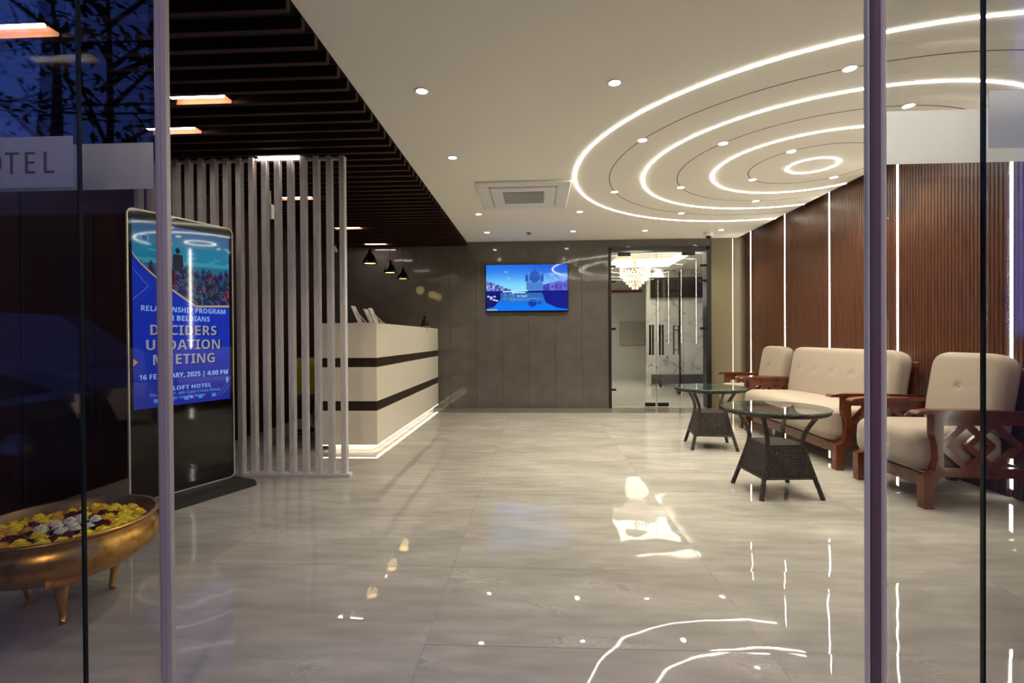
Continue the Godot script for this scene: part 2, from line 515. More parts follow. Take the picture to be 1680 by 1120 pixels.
	M.laminate.albedo_texture = noise_tex(51, 0.012, 5, [[0.0, srgb(176, 171, 168)], [0.5, srgb(206, 200, 196)], [1.0, srgb(188, 182, 178)]], 512, 0.0, 20.0)
	M.counter = mat(srgb(230, 221, 203), 0.12, 0.0, 0.45)
	M.counter_band = mat(srgb(48, 36, 28), 0.08, 0.0, 0.5)
	M.white = mat(srgb(228, 226, 222), 0.5)
	M.paper = mat(srgb(206, 196, 192), 0.5)
	M.brass = tri_map(mat(Color.WHITE, 0.3, 0.9), Vector3(3, 3, 3), false)
	M.brass.albedo_texture = noise_tex(61, 0.02, 4, [[0.0, srgb(168, 124, 58)], [0.5, srgb(222, 172, 92)], [1.0, srgb(196, 148, 76)]], 256)
	M.brass_dull = tri_map(mat(Color.WHITE, 0.45, 0.7), Vector3(3, 3, 3), false)
	M.brass_dull.albedo_texture = noise_tex(62, 0.02, 4, [[0.0, srgb(104, 84, 58)], [1.0, srgb(140, 116, 82)]], 256)
	M.yellow = mat(srgb(244, 222, 48), 0.7); M.yellow.subsurf_scatter_enabled = false
	M.amber = mat(srgb(226, 176, 40), 0.7)
	M.maroon = mat(srgb(104, 18, 16), 0.75)
	M.cream = mat(srgb(232, 228, 206), 0.7)
	M.water = mat(srgb(40, 34, 20), 0.05)
	M.lime = tri_map(mat(srgb(150, 152, 24), 0.8), Vector3(20, 20, 20), false)
	M.chrome = mat(srgb(190, 190, 190), 0.15, 1.0)
	M.plaster = mat(srgb(206, 202, 198), 0.6)
	M.marble = tri_map(mat(Color.WHITE, 0.1, 0.0, 0.5), Vector3(0.45, 0.45, 0.45))
	M.marble.albedo_texture = noise_tex(71, 0.006, 5, [[0.0, srgb(226, 224, 216)], [0.475, srgb(222, 220, 212)], [0.497, srgb(96, 94, 88)], [0.515, srgb(216, 214, 206)], [1.0, srgb(232, 230, 222)]], 512, 0.0, 60.0)
	M.red = mat(srgb(130, 40, 40), 0.6)
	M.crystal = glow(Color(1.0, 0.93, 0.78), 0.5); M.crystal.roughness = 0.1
	M.lit_slat_tone = mat(srgb(196, 132, 88), 0.4)  # lamp glow on a batten side, put into the colour
	M.gold = mat(srgb(196, 166, 100), 0.25, 0.9)
	M.asphalt = mat(srgb(46, 46, 48), 0.9)
	M.outside = mat(srgb(34, 32, 30), 0.9)
	M.bark = mat(srgb(26, 22, 18), 0.95)
	M.leaf = mat(srgb(28, 34, 22), 0.9)
	M.car = mat(srgb(46, 46, 54), 0.25, 0.3); M.car.clearcoat_enabled = true
	M.tyre = mat(srgb(18, 18, 18), 0.85)
	M.lamp_glass = mat(srgb(120, 116, 108), 0.08, 0.4)

func light_mat() -> void:
	M.led = glow(Color(1.0, 0.98, 0.91), 9.0)
	M.led_wall = glow(Color(1.0, 0.985, 0.92), 9.0)
	M.disc = glow(Color(1.0, 0.95, 0.86), 14.0)
	M.linear = glow(Color(1.0, 0.93, 0.90), 9.0)
	M.bulb = glow(Color(1.0, 0.86, 0.5), 1.6)
	M.cove = glow(Color(1.0, 0.95, 0.86), 0.8)

# ------------------------------------------------------------------ furniture
func side_xf(z: float) -> Transform3D:            # polygon (X, y) of the room -> sofa's own axes (front = +z)
	return Transform3D(Basis(Vector3(0, 0, -1), Vector3.UP, Vector3(1, 0, 0)), Vector3(z, 0, 2.97))

func make_seat(called: String, label: String, category: String, w: float, zc: float, buttons: int, group: String) -> Node3D:
	var t := thing(called, label, category, Vector3(2.97, 0, zc), -PI / 2, group)
	var mb: MB
	for s in [-1.0, 1.0]:
		var x: float = s * (w / 2 - 0.033)
		mb = MB.new().prism(PackedVector2Array([Vector2(2.578, 0), Vector2(2.64, 0), Vector2(2.647, 0.16), Vector2(2.672, 0.2), Vector2(2.703, 0.225), Vector2(2.703, 0.636), Vector2(2.642, 0.636), Vector2(2.64, 0.5), Vector2(2.66, 0.43), Vector2(2.664, 0.33), Vector2(2.645, 0.25), Vector2(2.61, 0.225), Vector2(2.575, 0.215)]), 0.064, side_xf(x))
		part(t, "leg", mb.done(), M.red_wood)
		mb = MB.new().prism(PackedVector2Array([Vector2(3.30, 0), Vector2(3.35, 0), Vector2(3.30, 0.24), Vector2(3.30, 0.64), Vector2(3.24, 0.64), Vector2(3.24, 0.22)]), 0.06, side_xf(x))
		part(t, "leg", mb.done(), M.red_wood)
		mb = MB.new().prism(PackedVector2Array([Vector2(2.53, 0.632), Vector2(2.525, 0.643), Vector2(2.545, 0.655), Vector2(2.62, 0.664), Vector2(2.9, 0.664), Vector2(3.31, 0.65), Vector2(3.31, 0.628), Vector2(2.9, 0.638), Vector2(2.62, 0.636)]), 0.082, side_xf(x))
		part(t, "armrest", mb.done(), M.red_wood)
		mb = MB.new().prism(PackedVector2Array([Vector2(2.69, 0.556), Vector2(3.26, 0.556), Vector2(3.26, 0.634), Vector2(2.69, 0.638)]), 0.034, side_xf(x))
		part(t, "arm_apron", mb.done(), M.red_wood)
		mb = MB.new().prism(PackedVector2Array([Vector2(2.69, 0.213), Vector2(3.26, 0.2), Vector2(3.26, 0.27), Vector2(2.69, 0.277)]), 0.034, side_xf(x))
		part(t, "side_rail", mb.done(), M.red_wood)
		for k in 2:
			var c := Vector2(2.868 + 0.172 * k, 0.417)
			var q := [Vector2(-0.165, 0), Vector2(0, 0.15), Vector2(0.165, 0), Vector2(0, -0.15)]
			for i in 4:
				var a: Vector2 = c + q[i]; var b: Vector2 = c + q[(i + 1) % 4]
				var d := (b - a).normalized() * 0.01
				var nrm := Vector2(-d.y, d.x) * 2.0
				mb = MB.new().prism(PackedVector2Array([a - d - nrm, b + d - nrm, b + d + nrm, a - d + nrm]), 0.02 + 0.002 * (i % 2) + 0.003 * k, side_xf(x))
				part(t, "lattice_bar", mb.done(), M.red_wood)
	var iw := w - 0.13
	part(t, "seat_rail", bx(Vector3(0, 0.175, 0.335), Vector3(iw, 0.09, 0.03), 0.004), M.red_wood)
	part(t, "back_rail", bx(Vector3(0, 0.235, -0.30), Vector3(iw, 0.07, 0.03), 0.004), M.red_wood)
	var bf := MB.new().box(Vector3.ZERO, Vector3(iw - 0.03, 0.62, 0.026), 0.006)
	var bo := part(t, "back_frame", bf.done(), M.red_wood, Vector3(0, 0.62, -0.315))
	bo.rotation.x = -0.12
	# seat cushion, plump at the front
	var seat := MB.new().rounded(Vector3(iw + 0.012, 0.285, 0.62), 0.085, 16, Transform3D.IDENTITY, func(p: Vector3) -> Vector3:
		var u := p.x / (iw * 0.5)
		p.y += 0.018 * (1.0 - u * u) * (1.0 if p.y > 0 else 0.0) + 0.012 * p.z
		if p.z > 0.1: p.z += 0.012 * (1.0 - pow(absf(p.y) / 0.15, 2))
		return p)
	part(t, "seat_cushion", seat.done(), M.fabric, Vector3(0, 0.372, 0.115))
	var spots := []
	for k in buttons: spots.append((k - (buttons - 1) / 2.0) * iw / buttons * (0.92 if buttons > 1 else 1.0))
	var back := MB.new().rounded(Vector3(iw + 0.012, 0.57, 0.15), 0.055, 40, Transform3D.IDENTITY, func(p: Vector3) -> Vector3:
		var hx := iw * 0.5 + 0.006
		var r := 0.13                                        # rounded upper corners of the outline
		var over := p.y - (0.285 - r)
		if over > 0.0: p.x *= (hx - r + sqrt(maxf(r * r - over * over, 0.0))) / hx
		if p.z > 0:
			p.z += 0.014 * (1.0 - pow(p.x / hx, 4)) * (1.0 - pow(p.y / 0.285, 2))
			for sx in spots:
				var d := Vector2(p.x - sx, p.y - 0.03).length()
				p.z -= 0.012 * exp(-d * d / 0.0009)
		return p)
	var bc := part(t, "back_cushion", back.done(), M.fabric, Vector3(0, 0.745, -0.205))
	bc.rotation.x = -0.16
	for sx in spots:
		part(bc, "button", MB.new().lathe([Vector2(0, -0.004), Vector2(0.011, -0.002), Vector2(0.012, 0.002), Vector2(0.007, 0.006), Vector2(0, 0.007)], 12, Transform3D(Basis(Vector3.RIGHT, PI / 2), Vector3(sx, 0.03, 0.075))).done(), M.fabric)
	return t

func make_table(label: String, at: Vector3, turn: float) -> Node3D:
	var t := thing("side_table", label, "table", at, turn, "round wicker tables by the seats")
	var ht := 0.632
	part(t, "rim", MB.new().lathe([Vector2(0.315, ht - 0.034), Vector2(0.345, ht - 0.04), Vector2(0.36, ht - 0.03), Vector2(0.362, ht - 0.016), Vector2(0.352, ht - 0.008), Vector2(0.315, ht - 0.008), Vector2(0.315, ht - 0.034)], 56).done(), M.wicker)
	var gl := part(t, "glass_top", MB.new().lathe([Vector2(0, ht - 0.008), Vector2(0.366, ht - 0.008)], 64).lathe([Vector2(0.366, ht), Vector2(0, ht)], 64, Transform3D.IDENTITY, 2).done(), M.table_glass)
	gl.set_meta("label", "clear round glass table top")
	part(gl, "glass_edge", MB.new().lathe([Vector2(0.366, ht - 0.008), Vector2(0.368, ht - 0.006), Vector2(0.368, ht - 0.002), Vector2(0.366, ht)], 64).done(), M.glass_rim)
	for k in 4:
		var a := PI / 4 + k * PI / 2
		var d := Vector3(cos(a), 0, sin(a))
		var path := []
		var key := [[0.0, 0.312], [0.12, 0.268], [0.26, 0.218], [0.35, 0.19], [0.40, 0.183], [0.45, 0.192], [0.50, 0.217], [0.55, 0.25], [0.6, 0.285]]
		for q in key: path.append(d * q[1] + Vector3.UP * q[0])
		part(t, "leg", MB.new().tube(path, 0.0165, 10).done(), M.wicker)
		# woven side between this leg and the next
		var a2 := a + PI / 2
		var e := Vector3(cos(a2), 0, sin(a2))
		var mid := (d + e) / 2.0
		var mb := MB.new()
		var inn := mid.normalized() * 0.008
		var hi := 0.375; var lo := 0.145
		var A := d * 0.186 + Vector3.UP * hi; var B := e * 0.186 + Vector3.UP * hi
		var D := d * 0.258 + Vector3.UP * lo; var Ee := e * 0.258 + Vector3.UP * lo
		var ref := (A + B + D + Ee) / 4.0
		mb.face([A + inn, B + inn, Ee + inn, D + inn], ref)
		mb.face([A - inn, B - inn, Ee - inn, D - inn], ref)
		mb.face([A + inn, B + inn, B - inn, A - inn], ref); mb.face([D + inn, Ee + inn, Ee - inn, D - inn], ref)
		part(t, "woven_panel", mb.done(), M.wicker)
		part(t, "edge_cane", MB.new().tube([D + inn, Ee + inn], 0.008, 8).done(), M.cane)
	var sh := MB.new()
	var c := []
	for k in 4: c.append(Vector3(cos(PI / 4 + k * PI / 2), 0, sin(PI / 4 + k * PI / 2)) * 0.186)
	sh.face([c[0] + Vector3.UP * 0.377, c[1] + Vector3.UP * 0.377, c[2] + Vector3.UP * 0.377, c[3] + Vector3.UP * 0.377], Vector3.ZERO)
	sh.face([c[0] + Vector3.UP * 0.365, c[1] + Vector3.UP * 0.365, c[2] + Vector3.UP * 0.365, c[3] + Vector3.UP * 0.365], Vector3.UP)
	part(t, "shelf", sh.done(), M.wicker)
	return t

func arc_strip(r: float, w: float, h: float, a0: float, a1: float, n: int) -> ArrayMesh:
	var mb := MB.new()
	for i in n:
		var t0 := lerpf(a0, a1, float(i) / n); var t1 := lerpf(a0, a1, float(i + 1) / n)
		var p := []
		for t in [t0, t1]:
			for q in [[-1, 0], [1, 0], [1, 1], [-1, 1]]:
				p.append(Vector3(cos(t) * (r + q[0] * w / 2), -q[1] * h, sin(t) * (r + q[0] * w / 2)))
		var ref: Vector3 = (p[0] + p[6]) / 2.0
		mb.face([p[3], p[2], p[6], p[7]], ref); mb.face([p[0], p[3], p[7], p[4]], ref); mb.face([p[1], p[2], p[6], p[5]], ref)
		if i == 0: mb.face([p[0], p[1], p[2], p[3]], ref)
		if i == n - 1: mb.face([p[4], p[5], p[6], p[7]], ref)
	return mb.done()

# ------------------------------------------------------------------ scene
func _ready() -> void:
	rng.seed = 7
	# camera
	var cam := Camera3D.new()
	cam.name = "camera"
	cam.fov = 68.9525; cam.near = 0.05; cam.far = 200.0; cam.current = true
	add_child(cam)
	cam.transform = Transform3D(Basis(Vector3.UP, 0.0489879) * Basis(Vector3.RIGHT, -0.0069821) * Basis(Vector3.BACK, -0.0063692), Vector3(0, 1.1603, 0))
	# dusk sky
	var we := WorldEnvironment.new()
	we.name = "world"
	var env := Environment.new()
	env.background_mode = Environment.BG_SKY
	var sky := Sky.new(); var sm := ProceduralSkyMaterial.new()
	sm.sky_top_color = Color(0.032, 0.064, 0.33).linear_to_srgb(); sm.sky_horizon_color = Color(0.07, 0.15, 0.62).linear_to_srgb()
	sm.ground_bottom_color = Color(0.006, 0.007, 0.012).linear_to_srgb(); sm.ground_horizon_color = Color(0.01, 0.012, 0.03).linear_to_srgb()
	sm.sky_curve = 0.2
	sky.sky_material = sm; env.sky = sky
	env.tonemap_mode = Environment.TONE_MAPPER_LINEAR; env.tonemap_exposure = 2.15
	env.sdfgi_enabled = true; env.ssao_enabled = true; env.ssil_enabled = true
	we.environment = env
	add_child(we)
	light_mat()
	materials()
	shell()
	ceiling_lights()
	back_room()
	reception()
	kiosk()
	wall_tv()
	seating()
	entrance()
	flower_bowl()
	street()

func shell() -> void:
	# floor of stone slabs
	var fl := thing("floor", "polished grey streaked stone floor of large slabs reflecting the lights", "floor", Vector3.ZERO, 0.0, "", "structure")
	part(fl, "bedding", bx(Vector3(0, -0.11, -4.6), Vector3(7.6, 0.2, 7.4)), M.grout)
	var tx := 1.28; var tz := 0.64
	var shapes := {}
	for i in range(-3, 3):
		for j in range(0, 11):
			var x0 := maxf(0.85 + i * tx, -3.5); var x1 := minf(0.85 + (i + 1) * tx, 3.42)
			var z1 := -1.22 - j * tz; var z0 := z1 - tz
			if z1 <= -7.7: continue
			z0 = maxf(z0, -7.70)
			if x1 - x0 < 0.05: continue
			var s := Vector3(x1 - x0 - 0.0008, 0.012, z1 - z0 - 0.0012)
			var key := str(s)
			if not shapes.has(key): shapes[key] = bx(Vector3(0, -0.006, 0), s, 0.0004)
			var o := part(fl, "tile", shapes[key], M["floor%d" % rng.randi_range(0, 2)], Vector3((x0 + x1) / 2, 0.0, (z0 + z1) / 2))
			o.rotation = Vector3(rng.randf_range(-1, 1) * 0.0012, 0, rng.randf_range(-1, 1) * 0.0008)
	for i in 6:
		part(fl, "border_tile", bx(Vector3(0, -0.006, 0), Vector3(1.148, 0.012, 0.53), 0.0012), M.border, Vector3(-2.925 + i * 1.15, 0.0, -7.967))
	# white ceiling slab, black soffit and slats over the reception
	var ce := thing("ceiling", "smooth cream plaster ceiling with thin dark circular grooves", "ceiling", Vector3.ZERO, 0.0, "", "structure")
	part(ce, "plaster", bx(Vector3(1.0575, CEIL + 0.05, -4.85), Vector3(4.409, 0.1, 6.9)), M.ceiling)
	for r in [1.87, 1.205, 0.545]:
		var a0 := 0.0; var a1 := TAU
		var lim := 0.655
		if r > lim:
			a0 = acos(lim / r); a1 = TAU - a0
		part(ce, "groove", arc_strip(r, 0.007, 0.001, a0, a1, 90), M.groove, RING)
	var up := thing("ceiling", "dark slatted ceiling of brown battens over the reception area", "ceiling", Vector3.ZERO, 0.0, "", "structure")
	part(up, "soffit", bx(Vector3(-2.33, CEIL + 0.07, -4.85), Vector3(2.35, 0.1, 6.9)), M.soffit)
	var slat := bx(Vector3(-2.335, 2.728, 0), Vector3(2.37, 0.066, 0.036), 0.002)
	for k in 45:
		part(up, "slat", slat, M.dark_wood, Vector3(0, 0, -1.69 - k * 0.148))
	part(self, "ceiling", bx(Vector3(0, 2.98, -4.85), Vector3(7.4, 0.1, 7.0)), M.black)
	meta(get_child(-1), "black structural ceiling slab hidden above the plaster", "ceiling", "", "structure")
	# back wall of tall tiles with the opening of the door
	var wb := thing("wall_back", "glossy grey brown tiled back wall behind the television", "wall", Vector3.ZERO, 0.0, "", "structure")
	var zb := -8.235
	part(wb, "backing", MB.new().box(Vector3(-1.2, 1.43, zb - 0.09), Vector3(4.79, 2.86, 0.14)).box(Vector3(3.15, 1.43, zb - 0.09), Vector3(0.64, 2.86, 0.14)).box(Vector3(2.015, 2.75, zb - 0.09), Vector3(1.63, 0.22, 0.14)).done(), M.grout)
	var tw := 0.438
	for k in 11:
		var x0 := 1.19 - (k + 1) * tw; var x1 := 1.19 - k * tw
		x0 = maxf(x0, -3.46)
		var o := part(wb, "tile", bx(Vector3(0, 1.38, -0.01), Vector3(x1 - x0 - 0.003, 2.76, 0.02), 0.0015), M.wall_tile, Vector3((x0 + x1) / 2, 0, zb))
		o.rotation.y = rng.randf_range(-1, 1) * 0.0015
	part(wb, "tile", bx(Vector3(2.02, 2.70, zb - 0.01), Vector3(1.65, 0.125, 0.02), 0.0015), M.wall_tile)
	part(wb, "painted_strip", bx(Vector3(3.115, 1.38, zb - 0.01), Vector3(0.56, 2.76, 0.02), 0.0015), M.side_paint)
	# fluted right wall: five panels between the light strips
	var wr := thing("wall_right", "brown fluted wood panel wall behind the seating", "wall", Vector3.ZERO, 0.0, "", "structure")
	part(wr, "backing", bx(Vector3(RW + 0.12, 1.45, -4.85), Vector3(0.2, 2.96, 7.0)), M.black)
	var edges := [-8.21, -8.011, -6.935, -5.908, -4.824, -3.708, -2.62, -1.5]
	for k in edges.size() - 1:
		var z0: float = edges[k] + 0.017; var z1: float = edges[k + 1] - 0.017
		var mb := MB.new()
		var z := z0
		var prev := Vector2(RW + 0.012, z0)
		var pts := [Vector2(RW + 0.02, z0)]
		while z < z1 - 0.012:
			var e := minf(z + 0.0275, z1)
			pts.append_array([Vector2(RW + 0.002, z), Vector2(RW, z + 0.003), Vector2(RW, e - 0.003), Vector2(RW + 0.002, e), Vector2(RW + 0.006, e + 0.001), Vector2(RW + 0.006, minf(e + 0.006, z1))])
			z = e + 0.007
		pts.append(Vector2(RW + 0.02, z1))
		for i in pts.size() - 1:
			var a: Vector2 = pts[i]; var b: Vector2 = pts[i + 1]
			if a.distance_to(b) < 1e-5: continue
			mb.face([Vector3(a.x, 0.0, a.y), Vector3(b.x, 0.0, b.y), Vector3(b.x, 2.9, b.y), Vector3(a.x, 2.9, a.y)], Vector3(RW + 1.0, 1.4, (z0 + z1) / 2))
		part(wr, "wood_panel", mb.done(), M.wood_wall)
	# left wall, dark panels
	var wl := thing("wall_left", "dark panelled wall on the unlit left side", "wall", Vector3.ZERO, 0.0, "", "structure")
	part(wl, "backing", bx(Vector3(-3.6, 1.45, -4.85), Vector3(0.2, 2.96, 7.0)), M.black)
	for k in 12:
		part(wl, "panel", bx(Vector3(-3.49, 1.38, -1.8 - k * 0.56), Vector3(0.024, 2.76, 0.55), 0.004), M.dark_wood)
	# front header above the entrance glass
	var hd := part(self, "wall_front", MB.new().box(Vector3(0, 2.76, -1.42), Vector3(7.4, 0.54, 0.3)).box(Vector3(-3.66, 1.4, -1.42), Vector3(0.5, 2.8, 0.3)).box(Vector3(3.72, 1.4, -1.42), Vector3(0.6, 2.8, 0.3)).done(), M.outside)
	meta(hd, "dark front wall framing the glass entrance from outside", "wall", "", "structure")

func ceiling_lights() -> void:
	# rings of light
	var names := ["large outermost ring of light in the ceiling", "second ring of light in the ceiling from outside", "third ring of light in the ceiling from outside", "small complete innermost circle of light in the ceiling"]
	var rr := [2.213, 1.542, 0.874, 0.2106]
	for k in 4:
		var r: float = rr[k]
		var lim := 0.655
		var a0 := 0.0; var a1 := TAU
		if r > lim:
			a0 = acos(lim / r); a1 = TAU - a0
		var t := thing("ring_light", names[k], "ceiling light", RING, 0.0, "ring lights in the ceiling")
		part(t, "diffuser", arc_strip(r, 0.016, 0.006, a0, a1, 96), M.led)
		var n: int = [22, 18, 14, 8][k]
		for i in n:
			var a := lerpf(a0, a1, (i + 0.5) / n)
			area(t, Vector3(cos(a) * r, -0.012, sin(a) * r), Vector3.DOWN, 0.016, (a1 - a0) * r / n * 0.9, 9.0, WARM, Vector3(-sin(a), 0, cos(a)))
	# recessed spots
	var spots := [
		[-0.73, -3.19, "recessed downlight near the slatted ceiling, nearest the entrance"], [-0.73, -4.376, "recessed downlight near the slatted ceiling, second from the entrance"],
		[-0.735, -6.39, "recessed downlight beyond the air conditioner on its slatted side"], [-0.736, -7.5, "recessed downlight by the back wall nearest the slatted ceiling"],
		[0.5, -3.16, "large bright downlight outside the largest ring, nearest the entrance"], [0.56, -6.36, "recessed downlight beyond the air conditioner on its ring side"],
		[0.56, -7.52, "recessed downlight by the back wall above the television's right edge"], [1.636, -7.56, "recessed downlight above the back glass door"],
		[2.775, -7.6, "recessed downlight by the back corner beside the camera"]]
	var on := [[1.87, 157.5, "downlight on the outer dark groove at its left, nearer the entrance"], [1.87, 112.5, "downlight on the outer dark groove, nearest the entrance"], [1.87, -157.5, "downlight on the outer dark groove beside the air conditioner"], [1.87, -112.5, "downlight on the outer dark groove, nearest the back wall"],
		[1.205, 150.0, "downlight on the middle dark groove at its left, nearer the entrance"], [1.205, 90.0, "downlight on the middle dark groove, nearest the entrance"], [1.205, -150.0, "downlight on the middle dark groove at its left, nearer the back"], [1.205, -90.0, "downlight on the middle dark groove, nearest the back wall"],
		[0.545, 135.0, "downlight on the inner dark groove, left of the small circle towards the entrance"], [0.545, -135.0, "downlight on the inner dark groove, left of the small circle towards the back"], [0.545, -42.0, "downlight on the inner dark groove between the small circle and wood wall"], [0.545, 40.0, "downlight on the inner dark groove, near the wood wall towards the entrance"]]
	for q in on:
		spots.append([RING.x + q[0] * cos(deg_to_rad(q[1])), RING.z + q[0] * sin(deg_to_rad(q[1])), q[2]])
	var disc := MB.new().lathe([Vector2(0, -0.003), Vector2(0.036, -0.003)], 20).done()
	var trim := MB.new().lathe([Vector2(0.035, -0.005), Vector2(0.044, -0.004), Vector2(0.047, 0.0)], 20).done()
	for s in spots:
		var t := thing("downlight", s[2], "ceiling light", Vector3(s[0], CEIL, s[1]), 0.0, "recessed round downlights")
		part(t, "trim_ring", trim, M.white)
		part(t, "diffuser", disc, M.disc)
		var l := SpotLight3D.new()
		l.name = "spot_light"
		l.spot_angle = 60.0; l.spot_angle_attenuation = 0.8; l.light_energy = 0.7; l.light_color = WARM; l.light_size = 0.035
		l.spot_range = 12.0; l.spot_attenuation = 2.0; l.shadow_enabled = true
		t.add_child(l, true)
		l.transform = Transform3D(Basis(Vector3.RIGHT, -PI / 2), Vector3(0, -0.012, 0))
	# upright strips in the wood wall
	var zs := [[-8.011, "thin upright light strip in the wood wall nearest the back corner"], [-6.935, "upright light strip in the wood wall above the far armchair"], [-5.908, "upright light strip in the wood wall behind the sofa's far end"], [-4.824, "upright light strip in the wood wall behind the sofa's near end"], [-3.708, "upright light strip in the wood wall behind the near armchair"], [-2.62, "upright light strip in the wood wall nearest the entrance"]]
	for q in zs:
		var t := thing("strip_light", q[1], "light strip", Vector3(RW, 0, q[0]), 0.0, "upright light strips in the wood wall")
		part(t, "channel", MB.new().box(Vector3(0.01, 1.44, -0.0145), Vector3(0.024, 2.78, 0.004)).box(Vector3(0.01, 1.44, 0.0145), Vector3(0.024, 2.78, 0.004)).done(), M.steel)
		part(t, "diffuser", bx(Vector3(0.01, 1.44, 0), Vector3(0.016, 2.76, 0.024), 0.003), M.led_wall)
		area(t, Vector3(-0.006, 1.40, 0), Vector3.LEFT, 0.024, 2.7, 8.0)
	var cs := thing("strip_light", "very thin upright light strip on the back wall beside the door", "light strip", Vector3(3.185, 0, -8.234), 0.0)
	part(cs, "diffuser", bx(Vector3(0, 1.4, 0.004), Vector3(0.008, 2.7, 0.008), 0.002), glow(Color(1, 0.93, 0.8), 1.0))
	area(cs, Vector3(0, 1.4, 0.012), Vector3.BACK, 0.008, 2.6, 0.6)
	# linear lamps among the battens
	var lin := [[-2.58, -2.28, "linear lamp in the dark slatted ceiling nearest the entrance"], [-2.15, -3.06, "linear lamp in the slatted ceiling above the advertising screen"], [-2.66, -3.46, "linear lamp in the slatted ceiling left of the screen partition"], [-2.17, -4.05, "linear lamp in the slatted ceiling just before the slat partition"], [-2.61, -5.24, "linear lamp in the slatted ceiling seen through the slat partition"], [-2.61, -6.72, "linear lamp in the slatted ceiling above the reception counter"], [-2.61, -7.91, "linear lamp in the slatted ceiling nearest the back wall"]]
	for q in lin:
		var k := roundf((-1.69 - q[1]) / 0.148)
		var zc: float = -1.69 - k * 0.148 - 0.074                # the gap next to a batten
		var t := thing("linear_lamp", q[2], "ceiling light", Vector3(q[0], 2.72, zc), 0.0, "linear lamps in the slatted ceiling")
		part(t, "housing", MB.new().box(Vector3(0, 0.036, 0.0), Vector3(0.37, 0.014, 0.108)).box(Vector3(-0.183, 0.015, 0), Vector3(0.006, 0.04, 0.108)).box(Vector3(0.183, 0.015, 0), Vector3(0.006, 0.04, 0.108)).done(), M.dark_wood)
		part(t, "diffuser", bx(Vector3(0, -0.008, 0.030), Vector3(0.35, 0.018, 0.044), 0.003), M.linear)
		part(t, "lit_slat_face", bx(Vector3(0, 0.004, -0.050), Vector3(0.37, 0.058, 0.006), 0.001), M.lit_slat_tone)  # added board, coloured as the next batten side lit by the lamp
		area(t, Vector3(0, -0.019, 0.030), Vector3.DOWN, 0.35, 0.044, 5.0, Color(1, 0.95, 0.93))
	# ceiling cassette
	var ac := thing("air_conditioner", "square white ceiling air conditioner cassette with central grille", "air conditioner", Vector3(-0.13, CEIL, -5.58))
	var fr := MB.new()
	fr.box(Vector3(0, -0.012, 0.45), Vector3(0.99, 0.024, 0.13), 0.006); fr.box(Vector3(0, -0.012, -0.45), Vector3(0.99, 0.024, 0.13), 0.006)
	fr.box(Vector3(0.43, -0.012, 0), Vector3(0.13, 0.024, 0.77), 0.006); fr.box(Vector3(-0.43, -0.012, 0), Vector3(0.13, 0.024, 0.77), 0.006)
	part(ac, "frame", fr.done(), M.white)
	part(ac, "panel", bx(Vector3(0, -0.02, 0), Vector3(0.70, 0.024, 0.70), 0.005), M.white)
	for s in [[0, 0.368, 0.66, 0.034], [0, -0.368, 0.66, 0.034], [0.368, 0, 0.034, 0.66], [-0.368, 0, 0.034, 0.66]]:
		part(ac, "slot", bx(Vector3(s[0], -0.004, s[1]), Vector3(s[2], 0.006, s[3])), M.black)
		var fl := part(ac, "flap", bx(Vector3.ZERO, Vector3(s[2] * (0.98 if s[2] > 0.1 else 0.7), 0.005, s[3] * (0.98 if s[3] > 0.1 else 0.7)), 0.001), M.white, Vector3(s[0], -0.014, s[1]))
		fl.rotation = Vector3(0.35 * signf(s[1]), 0, -0.35 * signf(s[0]))
	var gr := MB.new()
	for k in 30: gr.box(Vector3(-0.218 + k * 0.015, -0.035, 0), Vector3(0.005, 0.008, 0.44))
	for k in 9: gr.box(Vector3(0, -0.034, -0.2 + k * 0.05), Vector3(0.45, 0.006, 0.004))
	part(ac, "grille_back", bx(Vector3(0, -0.0325, 0), Vector3(0.45, 0.002, 0.45)), mat(srgb(70, 70, 68), 0.8))
	var gp := part(ac, "grille", gr.done(), M.white)
	gp.set_meta("kind", "stuff")
	# smoke detector and dome camera
	var sd := thing("smoke_detector", "small round smoke detector on the ceiling in front of the television", "smoke detector", Vector3(-0.1, CEIL, -7.5))
	part(sd, "base", MB.new().lathe([Vector2(0, -0.016), Vector2(0.055, -0.014), Vector2(0.06, 0)], 20).done(), M.white)
	part(sd, "chamber", MB.new().lathe([Vector2(0, -0.05), Vector2(0.026, -0.046), Vector2(0.034, -0.03), Vector2(0.036, -0.015)], 18).done(), mat(srgb(120, 112, 98), 0.5))
	var dc := thing("security_camera", "white dome security camera on the ceiling above the back door", "camera", Vector3(2.644, CEIL, -7.76))
	part(dc, "base", MB.new().lathe([Vector2(0, -0.062), Vector2(0.06, -0.06), Vector2(0.07, -0.04), Vector2(0.072, 0)], 20).done(), M.white)
	part(dc, "dome", MB.new().lathe([Vector2(0, -0.1), Vector2(0.018, -0.098), Vector2(0.032, -0.088), Vector2(0.04, -0.074), Vector2(0.042, -0.06)], 20).done(), M.gloss_black)
	part(dc, "lens", MB.new().lathe([Vector2(0, -0.01), Vector2(0.014, -0.008), Vector2(0.014, 0.02)], 14, Transform3D(Basis(Vector3.RIGHT, 0.8), Vector3(0, -0.084, 0.026))).done(), M.black)

